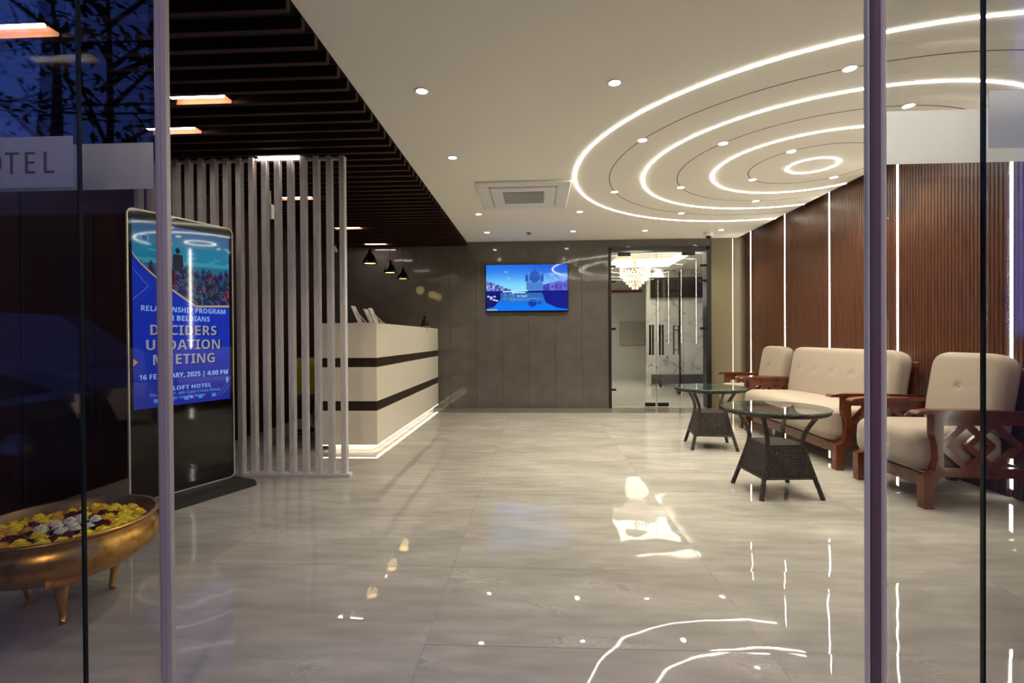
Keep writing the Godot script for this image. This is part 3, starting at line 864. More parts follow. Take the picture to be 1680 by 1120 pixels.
func back_room() -> void:
	var zd := -8.235
	# opening frame and the double glass door
	var d := thing("door_1", "clear glass double door with black frame and dark pull handles", "door", Vector3.ZERO, 0.0, "", "structure")
	var fr := MB.new()
	fr.box(Vector3(1.212, 1.315, zd - 0.07), Vector3(0.036, 2.63, 0.2), 0.003)
	fr.box(Vector3(2.80, 1.315, zd - 0.07), Vector3(0.075, 2.63, 0.2), 0.003)
	fr.box(Vector3(2.0, 2.605, zd - 0.07), Vector3(1.6, 0.06, 0.2), 0.003)
	part(d, "frame", fr.done(), M.black_frame)
	for s in [[1.232, 1.972], [1.978, 2.76]]:
		var p := part(d, "pane", bx(Vector3((s[0] + s[1]) / 2, 1.29, zd - 0.06), Vector3(s[1] - s[0], 2.55, 0.01)), M.glass)
		part(p, "glass_edge", MB.new().box(Vector3(s[0], 1.29, zd - 0.06), Vector3(0.0015, 2.55, 0.0102)).box(Vector3(s[1], 1.29, zd - 0.06), Vector3(0.0015, 2.55, 0.0102)).done(), M.glass_rim)
	for q in [[1.352, 1.56, 2.53], [2.39, 2.605, 2.53], [1.785, 1.955, 0.05], [1.99, 2.17, 0.05]]:
		part(d, "patch_fitting", bx(Vector3((q[0] + q[1]) / 2, q[2], zd - 0.06), Vector3(q[1] - q[0], 0.062, 0.034), 0.004), M.bronze)
	for y in [2.33, 2.08, 1.30, 0.295]:
		part(d, "side_clamp", bx(Vector3(1.272, y, zd - 0.06), Vector3(0.084, 0.036, 0.03), 0.004), M.bronze)
	for y in [2.33, 2.08, 1.30]:
		part(d, "side_clamp", bx(Vector3(2.722, y, zd - 0.06), Vector3(0.084, 0.036, 0.03), 0.004), M.bronze)
	for x in [1.895, 2.055]:
		for s in [-1.0, 1.0]:
			var hb := MB.new().box(Vector3(x + s * 0.012, 1.115, zd - 0.06 + s * 0.05), Vector3(0.03, 0.50, 0.022), 0.004)
			for y in [0.95, 1.28]: hb.box(Vector3(x + s * 0.012, y, zd - 0.06 + s * 0.022), Vector3(0.016, 0.016, 0.034))
			part(d, "handle", hb.done(), M.bronze)
	# the lit lobby beyond
	var fl := part(self, "floor", bx(Vector3(3.2, -0.01, -11.3), Vector3(6.4, 0.02, 5.94)), mat(srgb(206, 202, 190), 0.08, 0.0, 0.5))
	meta(fl, "pale polished floor of the lobby beyond the glass door", "floor", "", "structure")
	var wf := thing("wall_back", "pale far wall of the lobby beyond the glass door", "wall", Vector3.ZERO, 0.0, "", "structure")
	part(wf, "plaster", bx(Vector3(3.2, 1.5, -14.35), Vector3(6.6, 3.0, 0.2)), M.plaster)
	part(wf, "box_cover", bx(Vector3(2.72, 1.27, -14.225), Vector3(0.72, 0.66, 0.05), 0.004), mat(srgb(172, 164, 152), 0.6))
	part(wf, "red_strip", bx(Vector3(1.7, 2.46, -14.23), Vector3(2.6, 0.07, 0.04), 0.004), M.red)
	var wl := part(self, "wall_left", bx(Vector3(0.2, 1.5, -11.3), Vector3(0.2, 3.0, 6.0)), M.plaster)
	meta(wl, "white side wall of the lobby beyond the glass door", "wall", "", "structure")
	var wr := part(self, "wall_right", bx(Vector3(6.2, 1.5, -11.3), Vector3(0.2, 3.0, 6.0)), M.plaster)
	meta(wr, "white wall on the far side of the lobby beyond", "wall", "", "structure")
	var wm := thing("wall_right", "white veined marble wall with dark head and skirting beyond the door", "wall", Vector3.ZERO, 0.0, "", "structure")
	for k in 4:
		part(wm, "marble_slab", bx(Vector3(3.06 + k * 0.86, 1.38, -12.05), Vector3(0.852, 2.76, 0.1), 0.003), M.marble)
	part(wm, "skirting", bx(Vector3(4.38, 0.16, -11.98), Vector3(3.3, 0.22, 0.04), 0.003), mat(srgb(90, 86, 80), 0.2))
	part(wm, "dark_head", bx(Vector3(4.36, 2.33, -11.96), Vector3(3.3, 0.48, 0.08), 0.003), mat(srgb(46, 42, 36), 0.1))
	# tray ceiling with a cove
	var ce := thing("ceiling", "white tray ceiling of the lobby beyond with a lit cove", "ceiling", Vector3.ZERO, 0.0, "", "structure")
	var cb := MB.new()
	cb.box(Vector3(3.2, 2.81, -8.98), Vector3(6.4, 0.1, 1.3)); cb.box(Vector3(3.2, 2.81, -12.9), Vector3(6.4, 0.1, 2.8)); cb.box(Vector3(0.9, 2.81, -10.57), Vector3(1.4, 0.1, 1.9)); cb.box(Vector3(4.7, 2.81, -10.57), Vector3(3.4, 0.1, 1.9))
	part(ce, "border", cb.done(), M.ceiling)
	part(ce, "tray_side", MB.new().box(Vector3(2.3, 2.95, -9.55), Vector3(1.9, 0.2, 0.06)).box(Vector3(2.3, 2.95, -11.6), Vector3(1.9, 0.2, 0.06)).box(Vector3(1.52, 2.95, -10.57), Vector3(0.06, 0.2, 2.1)).box(Vector3(3.08, 2.95, -10.57), Vector3(0.06, 0.2, 2.1)).done(), M.ceiling)
	part(ce, "tray", bx(Vector3(2.3, 3.05, -10.57), Vector3(1.9, 0.08, 2.3)), M.ceiling)
	var cl := thing("cove_light", "warm strip of cove light round the lobby ceiling beyond the door", "cove light")
	var cg := MB.new()
	cg.box(Vector3(2.3, 2.90, -9.60), Vector3(1.5, 0.06, 0.03)); cg.box(Vector3(2.3, 2.90, -11.54), Vector3(1.5, 0.06, 0.03)); cg.box(Vector3(1.58, 2.90, -10.57), Vector3(0.03, 0.06, 1.9)); cg.box(Vector3(3.02, 2.90, -10.57), Vector3(0.03, 0.06, 1.9))
	part(cl, "diffuser", cg.done(), M.cove)
	area(cl, Vector3(2.3, 2.97, -10.57), Vector3.DOWN, 1.2, 1.6, 3.4)
	var fp := part(self, "ceiling_lamp", bx(Vector3(2.35, 2.755, -9.0), Vector3(1.1, 0.012, 0.12), 0.003), M.cove)
	meta(fp, "flat bright ceiling lamp just inside the back glass door", "ceiling light")
	area(fp, Vector3(2.35, 2.74, -9.0), Vector3.DOWN, 1.1, 0.12, 3.0)
	var i := 0
	for q in [[1.75, -12.2, "recessed downlight in the lobby ceiling left of the chandelier"], [2.9, -12.0, "recessed downlight in the lobby ceiling right of the chandelier"]]:
		var t := thing("downlight", q[2], "ceiling light", Vector3(q[0], CEIL, q[1]), 0.0, "lobby downlights")
		part(t, "trim_ring", MB.new().lathe([Vector2(0.05, -0.005), Vector2(0.064, -0.004), Vector2(0.067, 0)], 16).done(), M.white)
		part(t, "diffuser", MB.new().lathe([Vector2(0, -0.004), Vector2(0.05, -0.004)], 16).done(), M.disc)
		var l := SpotLight3D.new()
		l.name = "spot_light"; l.spot_angle = 65.0; l.light_energy = 1.6; l.light_color = WARM; l.light_size = 0.05; l.spot_range = 12.0; l.spot_attenuation = 2.0; l.shadow_enabled = true
		t.add_child(l, true)
		l.transform = Transform3D(Basis(Vector3.RIGHT, -PI / 2), Vector3(0, -0.02, 0))
	# chandelier
	var ch := thing("chandelier", "tiered crystal chandelier glowing in the lobby beyond the glass door", "chandelier", Vector3(2.066, 0, -10.5))
	part(ch, "ceiling_plate", MB.new().lathe([Vector2(0, 2.97), Vector2(0.24, 2.97), Vector2(0.26, 2.985), Vector2(0.26, 3.01)], 28).done(), M.gold)
	part(ch, "stem", MB.new().tube([Vector3(0, 2.2, 0), Vector3(0, 2.98, 0)], 0.02, 8).done(), M.gold)
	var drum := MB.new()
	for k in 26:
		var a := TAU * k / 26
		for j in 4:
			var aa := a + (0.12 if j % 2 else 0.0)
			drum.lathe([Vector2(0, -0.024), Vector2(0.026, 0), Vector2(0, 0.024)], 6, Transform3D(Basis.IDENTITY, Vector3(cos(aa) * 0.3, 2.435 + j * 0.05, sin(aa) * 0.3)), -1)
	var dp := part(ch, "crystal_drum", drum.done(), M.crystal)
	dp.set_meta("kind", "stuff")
	var tiers := [[0.29, 2.40, 0.09], [0.235, 2.33, 0.09], [0.18, 2.27, 0.08], [0.12, 2.21, 0.08], [0.06, 2.16, 0.07]]
	for q in tiers:
		part(ch, "tier_ring", MB.new().lathe([Vector2(q[0] - 0.008, q[1] + q[2] - 0.006), Vector2(q[0] + 0.004, q[1] + q[2] - 0.006), Vector2(q[0] + 0.004, q[1] + q[2] + 0.006), Vector2(q[0] - 0.008, q[1] + q[2] + 0.006), Vector2(q[0] - 0.008, q[1] + q[2] - 0.006)], 28).done(), M.gold)
		var mb := MB.new()
		var n := int(q[0] * 110)
		for k in n:
			var a := TAU * k / n
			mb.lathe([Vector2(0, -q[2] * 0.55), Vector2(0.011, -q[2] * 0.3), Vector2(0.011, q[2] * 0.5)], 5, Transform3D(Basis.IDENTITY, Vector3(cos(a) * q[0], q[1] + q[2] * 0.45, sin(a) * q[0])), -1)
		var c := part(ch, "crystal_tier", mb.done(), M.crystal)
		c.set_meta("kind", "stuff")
	var l := OmniLight3D.new()
	l.name = "omni_light"; l.light_energy = 0.09; l.light_color = WARM; l.light_size = 0.24; l.omni_range = 14.0; l.omni_attenuation = 2.0; l.shadow_enabled = true
	ch.add_child(l, true)
	l.position = Vector3(0, 2.02, 0)
	# a second glass leaf standing open inside
	var a := Vector3(2.855, 0, -11.75); var b := Vector3(2.85, 0, -10.05)
	var gd := thing("door_2", "inner glass door leaf standing open in the lobby beyond", "door", (a + b) / 2, 0.0, "", "structure")
	part(gd, "pane", bx(Vector3(0, 1.25, 0), Vector3(0.01, 2.4, 1.7)), M.glass_soft)
	part(gd, "stile", bx(Vector3(0, 1.25, 0.85), Vector3(0.03, 2.44, 0.03), 0.003), M.bronze)
	for z in [-0.75, 0.72]:
		part(gd, "patch_fitting", bx(Vector3(0, 0.05, z), Vector3(0.034, 0.07, 0.2), 0.004), M.bronze)
	part(gd, "handle", MB.new().box(Vector3(-0.05, 1.1, 0.6), Vector3(0.022, 0.6, 0.04), 0.004).box(Vector3(0.05, 1.1, 0.6), Vector3(0.022, 0.6, 0.04), 0.004).box(Vector3(0, 0.9, 0.6), Vector3(0.1, 0.016, 0.016)).box(Vector3(0, 1.3, 0.6), Vector3(0.1, 0.016, 0.016)).done(), M.bronze)

func reception() -> void:
	# counter of three pale blocks with dark recessed bands
	var z0 := -5.025; var z1 := -8.2
	var zc := (z0 + z1) / 2; var ln := z0 - z1
	var t := thing("reception_counter", "long cream reception counter with two dark bands and glowing plinth", "counter")
	for q in [[0.069, 0.42], [0.52, 0.87], [0.965, 1.325]]:
		part(t, "cream_block", bx(Vector3(-1.928, (q[0] + q[1]) / 2, zc), Vector3(0.586, q[1] - q[0], ln), 0.003), M.counter)
	for q in [[0.415, 0.525], [0.865, 0.97]]:
		part(t, "dark_band", bx(Vector3(-1.932, (q[0] + q[1]) / 2, zc - 0.006), Vector3(0.572, q[1] - q[0], ln - 0.012), 0.0), M.counter_band)
	part(t, "plinth", bx(Vector3(-1.95, 0.035, zc - 0.04), Vector3(0.47, 0.069, ln - 0.08), 0.0), M.white)
	var ld := glow(Color(1, 0.95, 0.84), 2.6)
	part(t, "plinth_light", MB.new().box(Vector3(-1.648, 0.064, zc), Vector3(0.012, 0.008, ln - 0.01)).box(Vector3(-1.93, 0.064, z0 - 0.012), Vector3(0.57, 0.008, 0.012)).done(), ld)
	area(t, Vector3(-1.66, 0.055, zc), Vector3(-0.3, -1, 0).normalized(), 0.02, ln - 0.1, 3.2)
	area(t, Vector3(-1.93, 0.055, z0 - 0.025), Vector3(0, -1, -0.3).normalized(), 0.54, 0.02, 3.2)
	# stand frames on the counter
	var lab := ["leftmost white tilted display frame on the end of the counter", "middle white tilted display frame on the end of the counter", "rightmost white tilted display frame on the end of the counter"]
	var pos := [Vector3(-1.83, 1.326, -5.10), Vector3(-1.765, 1.326, -5.26), Vector3(-1.665, 1.326, -5.12)]
	for k in 3:
		var s := thing("display_frame", lab[k], "display frame", pos[k], 0.0, "tilted display frames on the counter")
		var tilt := 0.42
		var bs := Basis(Vector3.BACK, tilt)
		var hgt: float = [0.19, 0.165, 0.165][k]
		part(s, "panel", MB.new().box(bs * Vector3(0, hgt / 2 + 0.004, 0), Vector3(0.012, hgt, 0.12), 0.002, bs).done(), M.paper)
		part(s, "stand", MB.new().bar(Vector3(0.06, 0.004, 0), Vector3(-hgt * 0.33, hgt * 0.72, 0), 0.02, 0.008).box(Vector3(0.01, 0.003, 0), Vector3(0.13, 0.006, 0.09), 0.002).done(), M.paper)
	# small dark figure ornament at the far end
	var st := thing("figurine", "small dark seated figurine ornament on the far end of the counter", "ornament", Vector3(-1.66, 1.326, -7.35))
	part(st, "base", MB.new().lathe([Vector2(0, 0), Vector2(0.075, 0), Vector2(0.078, 0.012), Vector2(0.068, 0.024), Vector2(0, 0.026)], 20).done(), M.brass_dull)
	part(st, "body", MB.new().lathe([Vector2(0, 0.024), Vector2(0.066, 0.026), Vector2(0.07, 0.045), Vector2(0.045, 0.07), Vector2(0.05, 0.1), Vector2(0.042, 0.12), Vector2(0.02, 0.134), Vector2(0, 0.138)], 16, Transform3D(Basis.from_scale(Vector3(1, 1, 0.75)), Vector3.ZERO)).lathe([Vector2(0, 0.13), Vector2(0.024, 0.14), Vector2(0.028, 0.158), Vector2(0.018, 0.178), Vector2(0.008, 0.19), Vector2(0, 0.2)], 14).done(), M.bronze)
	# pendant lamps
	var pz := [[-2.063, 2.092, -6.1, "black cone pendant lamp over the counter nearest the entrance"], [-2.032, 2.075, -6.85, "black cone pendant lamp over the counter, middle of three"], [-2.069, 2.085, -7.65, "black cone pendant lamp over the counter nearest the back wall"]]
	for q in pz:
		var p := thing("pendant_lamp", q[3], "pendant lamp", Vector3(q[0], q[1], q[2]), 0.0, "black pendant lamps over the counter")
		part(p, "shade", MB.new().lathe([Vector2(0.092, 0), Vector2(0.094, 0.006), Vector2(0.084, 0.035), Vector2(0.06, 0.085), Vector2(0.036, 0.125), Vector2(0.022, 0.15), Vector2(0.018, 0.18), Vector2(0.0, 0.182)], 28).lathe([Vector2(0.015, 0.145), Vector2(0.055, 0.083), Vector2(0.088, 0.0), Vector2(0.092, 0.0)], 28).done(), mat(srgb(14, 13, 12), 0.25))
		part(p, "cord", MB.new().tube([Vector3(0, 0.18, 0), Vector3(0, 2.7 - q[1], 0)], 0.003, 6).done(), M.black)
		part(p, "bulb", MB.new().lathe([Vector2(0, 0.012), Vector2(0.078, 0.012), Vector2(0.078, 0.018), Vector2(0, 0.018)], 20).done(), M.bulb)
		var l := OmniLight3D.new()
		l.name = "omni_light"; l.light_energy = 0.008; l.light_color = Color(1, 0.86, 0.6); l.light_size = 0.075; l.omni_range = 12.0; l.omni_attenuation = 2.0; l.shadow_enabled = true
		p.add_child(l, true)
		l.position = Vector3(0, -0.06, 0)
	# lime chair behind the counter
	var c := thing("office_chair", "lime green office chair behind the reception counter", "chair", Vector3(-2.62, 0, -5.75), 0.5)
	part(c, "backrest", MB.new().rounded(Vector3(0.44, 0.48, 0.06), 0.028, 8, Transform3D(Basis(Vector3.RIGHT, -0.1), Vector3(0, 0.70, -0.22))).done(), M.lime)
	part(c, "seat", MB.new().rounded(Vector3(0.48, 0.09, 0.46), 0.04, 8, Transform3D(Basis.IDENTITY, Vector3(0, 0.45, 0))).done(), M.black)
	part(c, "back_bracket", MB.new().tube([Vector3(0, 0.42, -0.1), Vector3(0, 0.42, -0.24), Vector3(0, 0.5, -0.27), Vector3(0, 0.7, -0.255)], 0.018, 8).done(), M.black)
	part(c, "column", MB.new().tube([Vector3(0, 0.08, 0), Vector3(0, 0.42, 0)], 0.026, 10).done(), M.chrome)
	for k in 5:
		var a := TAU * k / 5
		var e := Vector3(cos(a) * 0.27, 0.07, sin(a) * 0.27)
		part(c, "foot", MB.new().tube([Vector3(0, 0.1, 0), e], [0.022, 0.014], 8).done(), M.black)
		part(c, "caster", MB.new().lathe([Vector2(0, -0.02), Vector2(0.03, -0.018), Vector2(0.03, 0.018), Vector2(0, 0.02)], 12, Transform3D(Basis(Vector3.RIGHT, PI / 2), Vector3(e.x, 0.031, e.z))).done(), M.black)
	# partition of upright slats
	var pt := thing("slat_partition", "pale grey partition of upright slats beside the reception counter", "partition")
	var slat := bx(Vector3(0.0225, 1.365, -0.027), Vector3(0.045, 2.67, 0.054), 0.002)
	for k in 17:
		part(pt, "slat", slat, M.laminate, Vector3(-1.6455 - k * 0.1116, 0, -4.098))
	part(pt, "base_rail", bx(Vector3(-2.52, 0.015, -4.125), Vector3(1.9, 0.03, 0.075), 0.003), M.laminate)
	part(pt, "top_rail", bx(Vector3(-2.52, 2.682, -4.125), Vector3(1.85, 0.022, 0.03), 0.002), M.laminate)
	# devices on the wall behind
	var wc := thing("security_camera", "small white camera under the slatted ceiling behind the partition", "camera", Vector3(-3.27, 2.62, -7.95))
	part(wc, "body", MB.new().rounded(Vector3(0.06, 0.06, 0.13), 0.02, 6, Transform3D(Basis(Vector3.RIGHT, -0.3), Vector3.ZERO)).done(), M.white)
	part(wc, "bracket", MB.new().tube([Vector3(0, 0.02, -0.03), Vector3(0, 0.072, -0.04)], 0.012, 8).done(), M.white)
	part(wc, "lens", MB.new().lathe([Vector2(0, 0), Vector2(0.02, 0), Vector2(0.022, 0.012), Vector2(0, 0.014)], 12, Transform3D(Basis(Vector3.RIGHT, PI / 2 - 0.3), Vector3(0, -0.018, 0.062))).done(), M.black)
	var sp := thing("wall_speaker", "white box speaker on a bracket behind the upright slats", "speaker", Vector3(-2.76, 2.49, -5.05))
	part(sp, "box", bx(Vector3.ZERO, Vector3(0.07, 0.15, 0.07), 0.008), M.white)
	part(sp, "bracket", MB.new().tube([Vector3(0, 0.07, 0), Vector3(0, 0.215, 0)], 0.012, 8).done(), M.white)

func kiosk() -> void:
	# free-standing advertising screen, turned towards the seats
	var a := Vector3(-2.7113, 0, -3.1715); var b := Vector3(-2.4347, 0, -3.8855)
	var dirv := (b - a).normalized()
	var mid := (a + b) / 2
	var turn := atan2(-dirv.z, dirv.x)                       # local +x runs along the face away from the entrance
	var t := thing("advertising_screen", "tall floor standing digital screen with blue event poster and pale edge", "digital sign", mid, turn)
	var w := a.distance_to(b); var y0 := 0.06; var y1 := 2.05
	var outline := func(inset: float) -> PackedVector2Array:
		var p := PackedVector2Array()
		var r := 0.045 - inset
		var hx := w / 2 - inset; var lo := y0 + inset; var hi := y1 - inset
		for q in [[hx - r, hi - r, 0.0], [-hx + r, hi - r, PI / 2], [-hx + r, lo + r, PI], [hx - r, lo + r, PI * 1.5]]:
			for k in 7:
				var an: float = q[2] + PI / 2 * k / 6
				p.append(Vector2(q[0] + cos(an) * r, q[1] + sin(an) * r))
		return p
	part(t, "body", MB.new().prism(outline.call(0.035), 0.04, Transform3D(Basis.IDENTITY, Vector3(0, 0, -0.03))).done(), M.kiosk_base)
	# pale metal edge all round
	var e := MB.new()
	var o: PackedVector2Array = outline.call(0.0); var n: PackedVector2Array = outline.call(0.009)
	for i in o.size():
		var j := (i + 1) % o.size()
		var c2 := (o[i] + o[j] + n[i] + n[j]) / 4
		var ref := Vector3(c2.x, c2.y, -0.004)
		for z in [[0.004], [-0.012]]:
			e.face([Vector3(o[i].x, o[i].y, z[0]), Vector3(o[j].x, o[j].y, z[0]), Vector3(n[j].x, n[j].y, z[0]), Vector3(n[i].x, n[i].y, z[0])], ref)
		e.face([Vector3(o[i].x, o[i].y, 0.004), Vector3(o[j].x, o[j].y, 0.004), Vector3(o[j].x, o[j].y, -0.012), Vector3(o[i].x, o[i].y, -0.012)], ref)
		e.face([Vector3(n[i].x, n[i].y, 0.004), Vector3(n[j].x, n[j].y, 0.004), Vector3(n[j].x, n[j].y, -0.012), Vector3(n[i].x, n[i].y, -0.012)], ref)
	part(t, "metal_edge", e.done(), M.kiosk_edge)
	part(t, "front_glass", MB.new().prism(outline.call(0.0095), 0.004, Transform3D(Basis.IDENTITY, Vector3(0, 0, 0.0))).done(), M.gloss_black)
	var sw := 0.70; var sh := 1.285
	var scr := part(t, "screen", picture_quad(sw, sh), screen_mat(kiosk_picture(), 0.36), Vector3(-0.002, 1.335, 0.0026))
	scr.set_meta("label", "lit blue poster for a meeting")
	area(t, Vector3(0, 1.335, 0.02), Vector3.BACK, sw, sh, 0.03, Color(0.35, 0.45, 1.0))
	part(t, "base", MB.new().prism(PackedVector2Array([Vector2(-0.42, 0), Vector2(0.42, 0), Vector2(0.42, 0.03), Vector2(0.40, 0.055), Vector2(-0.40, 0.055), Vector2(-0.42, 0.03)]), 0.42, Transform3D(Basis.IDENTITY, Vector3(0.0, 0, -0.01))).done(), M.kiosk_base)
	var cb := part(self, "power_cable", MB.new().tube([Vector3(-3.0, 0.008, -3.2), Vector3(-3.08, 0.008, -3.1), Vector3(-3.2, 0.008, -3.12), Vector3(-3.22, 0.008, -3.22), Vector3(-3.12, 0.01, -3.28), Vector3(-3.1, 0.016, -3.2), Vector3(-3.2, 0.02, -3.17), Vector3(-3.34, 0.008, -3.3), Vector3(-3.44, 0.008, -3.4)], 0.005, 6).done(), M.black)
	meta(cb, "black power cable coiled on the floor behind the advertising screen", "cable")

func wall_tv() -> void:
	var t := thing("television", "wide wall television showing a blue domed city by a river", "television", Vector3(-0.152, 1.983, -8.234))
	part(t, "body", MB.new().box(Vector3(0, 0, 0.034), Vector3(1.362, 0.786, 0.02), 0.006).box(Vector3(0, -0.03, 0.014), Vector3(0.9, 0.5, 0.028), 0.006).done(), M.gloss_black)
	part(t, "screen", picture_quad(1.342, 0.756), screen_mat(tv_picture(), 0.46), Vector3(0, 0.005, 0.0446))
	area(t, Vector3(0, 0, 0.06), Vector3.BACK, 1.3, 0.74, 0.02, Color(0.45, 0.65, 1.0))

func seating() -> void:
	make_seat("armchair", "beige single armchair with carved wood sides nearest the entrance", "armchair", 0.75, -3.81, 1, "wooden seats along the wood wall")
	make_seat("sofa", "long beige three seat sofa with reddish wooden arms between the armchairs", "sofa", 1.92, -5.37, 5, "wooden seats along the wood wall")
	make_seat("armchair", "beige single armchair beyond the sofa nearest the back corner", "armchair", 0.75, -6.78, 1, "wooden seats along the wood wall")
	make_table("round glass topped wicker table standing nearer the entrance", Vector3(1.785, 0, -3.815), 0.07)
	make_table("round glass topped wicker table standing nearer the back door", Vector3(1.835, 0, -5.36), -0.13)

func band(parent: Node3D, x0: float, x1: float, y0: float, y1: float, z: float) -> MeshInstance3D:
	return part(parent, "frosted_band", bx(Vector3((x0 + x1) / 2, (y0 + y1) / 2, z), Vector3(x1 - x0, y1 - y0, 0.002)), M.frost)

func letters(parent: Node3D, s: String, x_right: float, y: float, z: float, h: float) -> void:
	var f := SystemFont.new()
	f.font_names = PackedStringArray(["Droid Sans"])
	for k in s.length():
		var tm := TextMesh.new()
		tm.text = s[k]; tm.font = f; tm.font_size = 32; tm.pixel_size = h / 23.0; tm.depth = 0.002; tm.curve_step = 2.0
		part(parent, "letter", tm, M.frost_ink, Vector3(x_right - (s.length() - 1 - k) * 0.055, y, z))

func entrance() -> void:
	# sliding glass leaves, and fixed panes outside them
	var hgt := 2.6
	var l := thing("door_3", "left sliding glass leaf of the entrance with grey edge profile", "door", Vector3.ZERO, 0.0, "", "structure")
	part(l, "pane", bx(Vector3(-1.85, 0.02 + hgt / 2, -1.5), Vector3(1.33, hgt - 0.04, 0.012)), M.glass)
	band(l, -2.5, -1.186, 1.632, 1.775, -1.493)
	part(l, "edge_profile", MB.new().box(Vector3(-1.1605, 0.02 + hgt / 2, -1.5), Vector3(0.036, hgt - 0.04, 0.034), 0.008).box(Vector3(-1.1605, 0.02 + hgt / 2, -1.482), Vector3(0.012, hgt - 0.04, 0.006), 0.002).done(), M.alu)
	var r := thing("door_4", "right sliding glass leaf of the entrance with grey edge profile", "door", Vector3.ZERO, 0.0, "", "structure")
	part(r, "pane", bx(Vector3(1.64, 0.02 + hgt / 2, -1.43), Vector3(1.33, hgt - 0.04, 0.012)), M.glass)
	band(r, 0.967, 2.3, 1.632, 1.777, -1.423)
	part(r, "edge_profile", MB.new().box(Vector3(0.936, 0.02 + hgt / 2, -1.43), Vector3(0.026, hgt - 0.04, 0.032), 0.006).done(), M.seal)
	part(r, "clear_seal", MB.new().box(Vector3(0.9575, 0.02 + hgt / 2, -1.43), Vector3(0.015, hgt - 0.04, 0.03), 0.005).box(Vector3(0.919, 0.02 + hgt / 2, -1.43), Vector3(0.006, hgt - 0.04, 0.02), 0.002).done(), M.seal_clear)
	var wl := thing("window_1", "fixed glass pane left of the entrance with frosted lettered band", "window", Vector3.ZERO, 0.0, "", "structure")
	part(wl, "pane", bx(Vector3(-2.355, 0.01 + hgt / 2, -1.36), Vector3(2.10, hgt - 0.02, 0.012)), M.glass)
	part(wl, "glass_edge", bx(Vector3(-1.2985, 0.01 + hgt / 2, -1.36), Vector3(0.006, hgt - 0.02, 0.0125), 0.001), M.glass_edge)
	band(wl, -3.4, -1.312, 1.598, 1.742, -1.353)
	letters(wl, "HOTEL", -1.385, 1.666, -1.3525, 0.058)
	var wr := thing("window_2", "fixed glass pane right of the entrance with plain frosted band", "window", Vector3.ZERO, 0.0, "", "structure")
	part(wr, "pane", bx(Vector3(2.3, 0.01 + hgt / 2, -1.32), Vector3(2.33, hgt - 0.02, 0.012)), M.glass)
	part(wr, "glass_edge", bx(Vector3(1.1335, 0.01 + hgt / 2, -1.32), Vector3(0.006, hgt - 0.02, 0.0125), 0.001), M.glass_edge)
	band(wr, 1.142, 3.4, 1.63, 1.775, -1.313)
	part(self, "trim_1", bx(Vector3(0, 2.585, -1.42), Vector3(6.8, 0.07, 0.26), 0.004), M.alu)
	meta(get_child(-1), "metal head track of the sliding entrance doors", "trim", "", "structure")

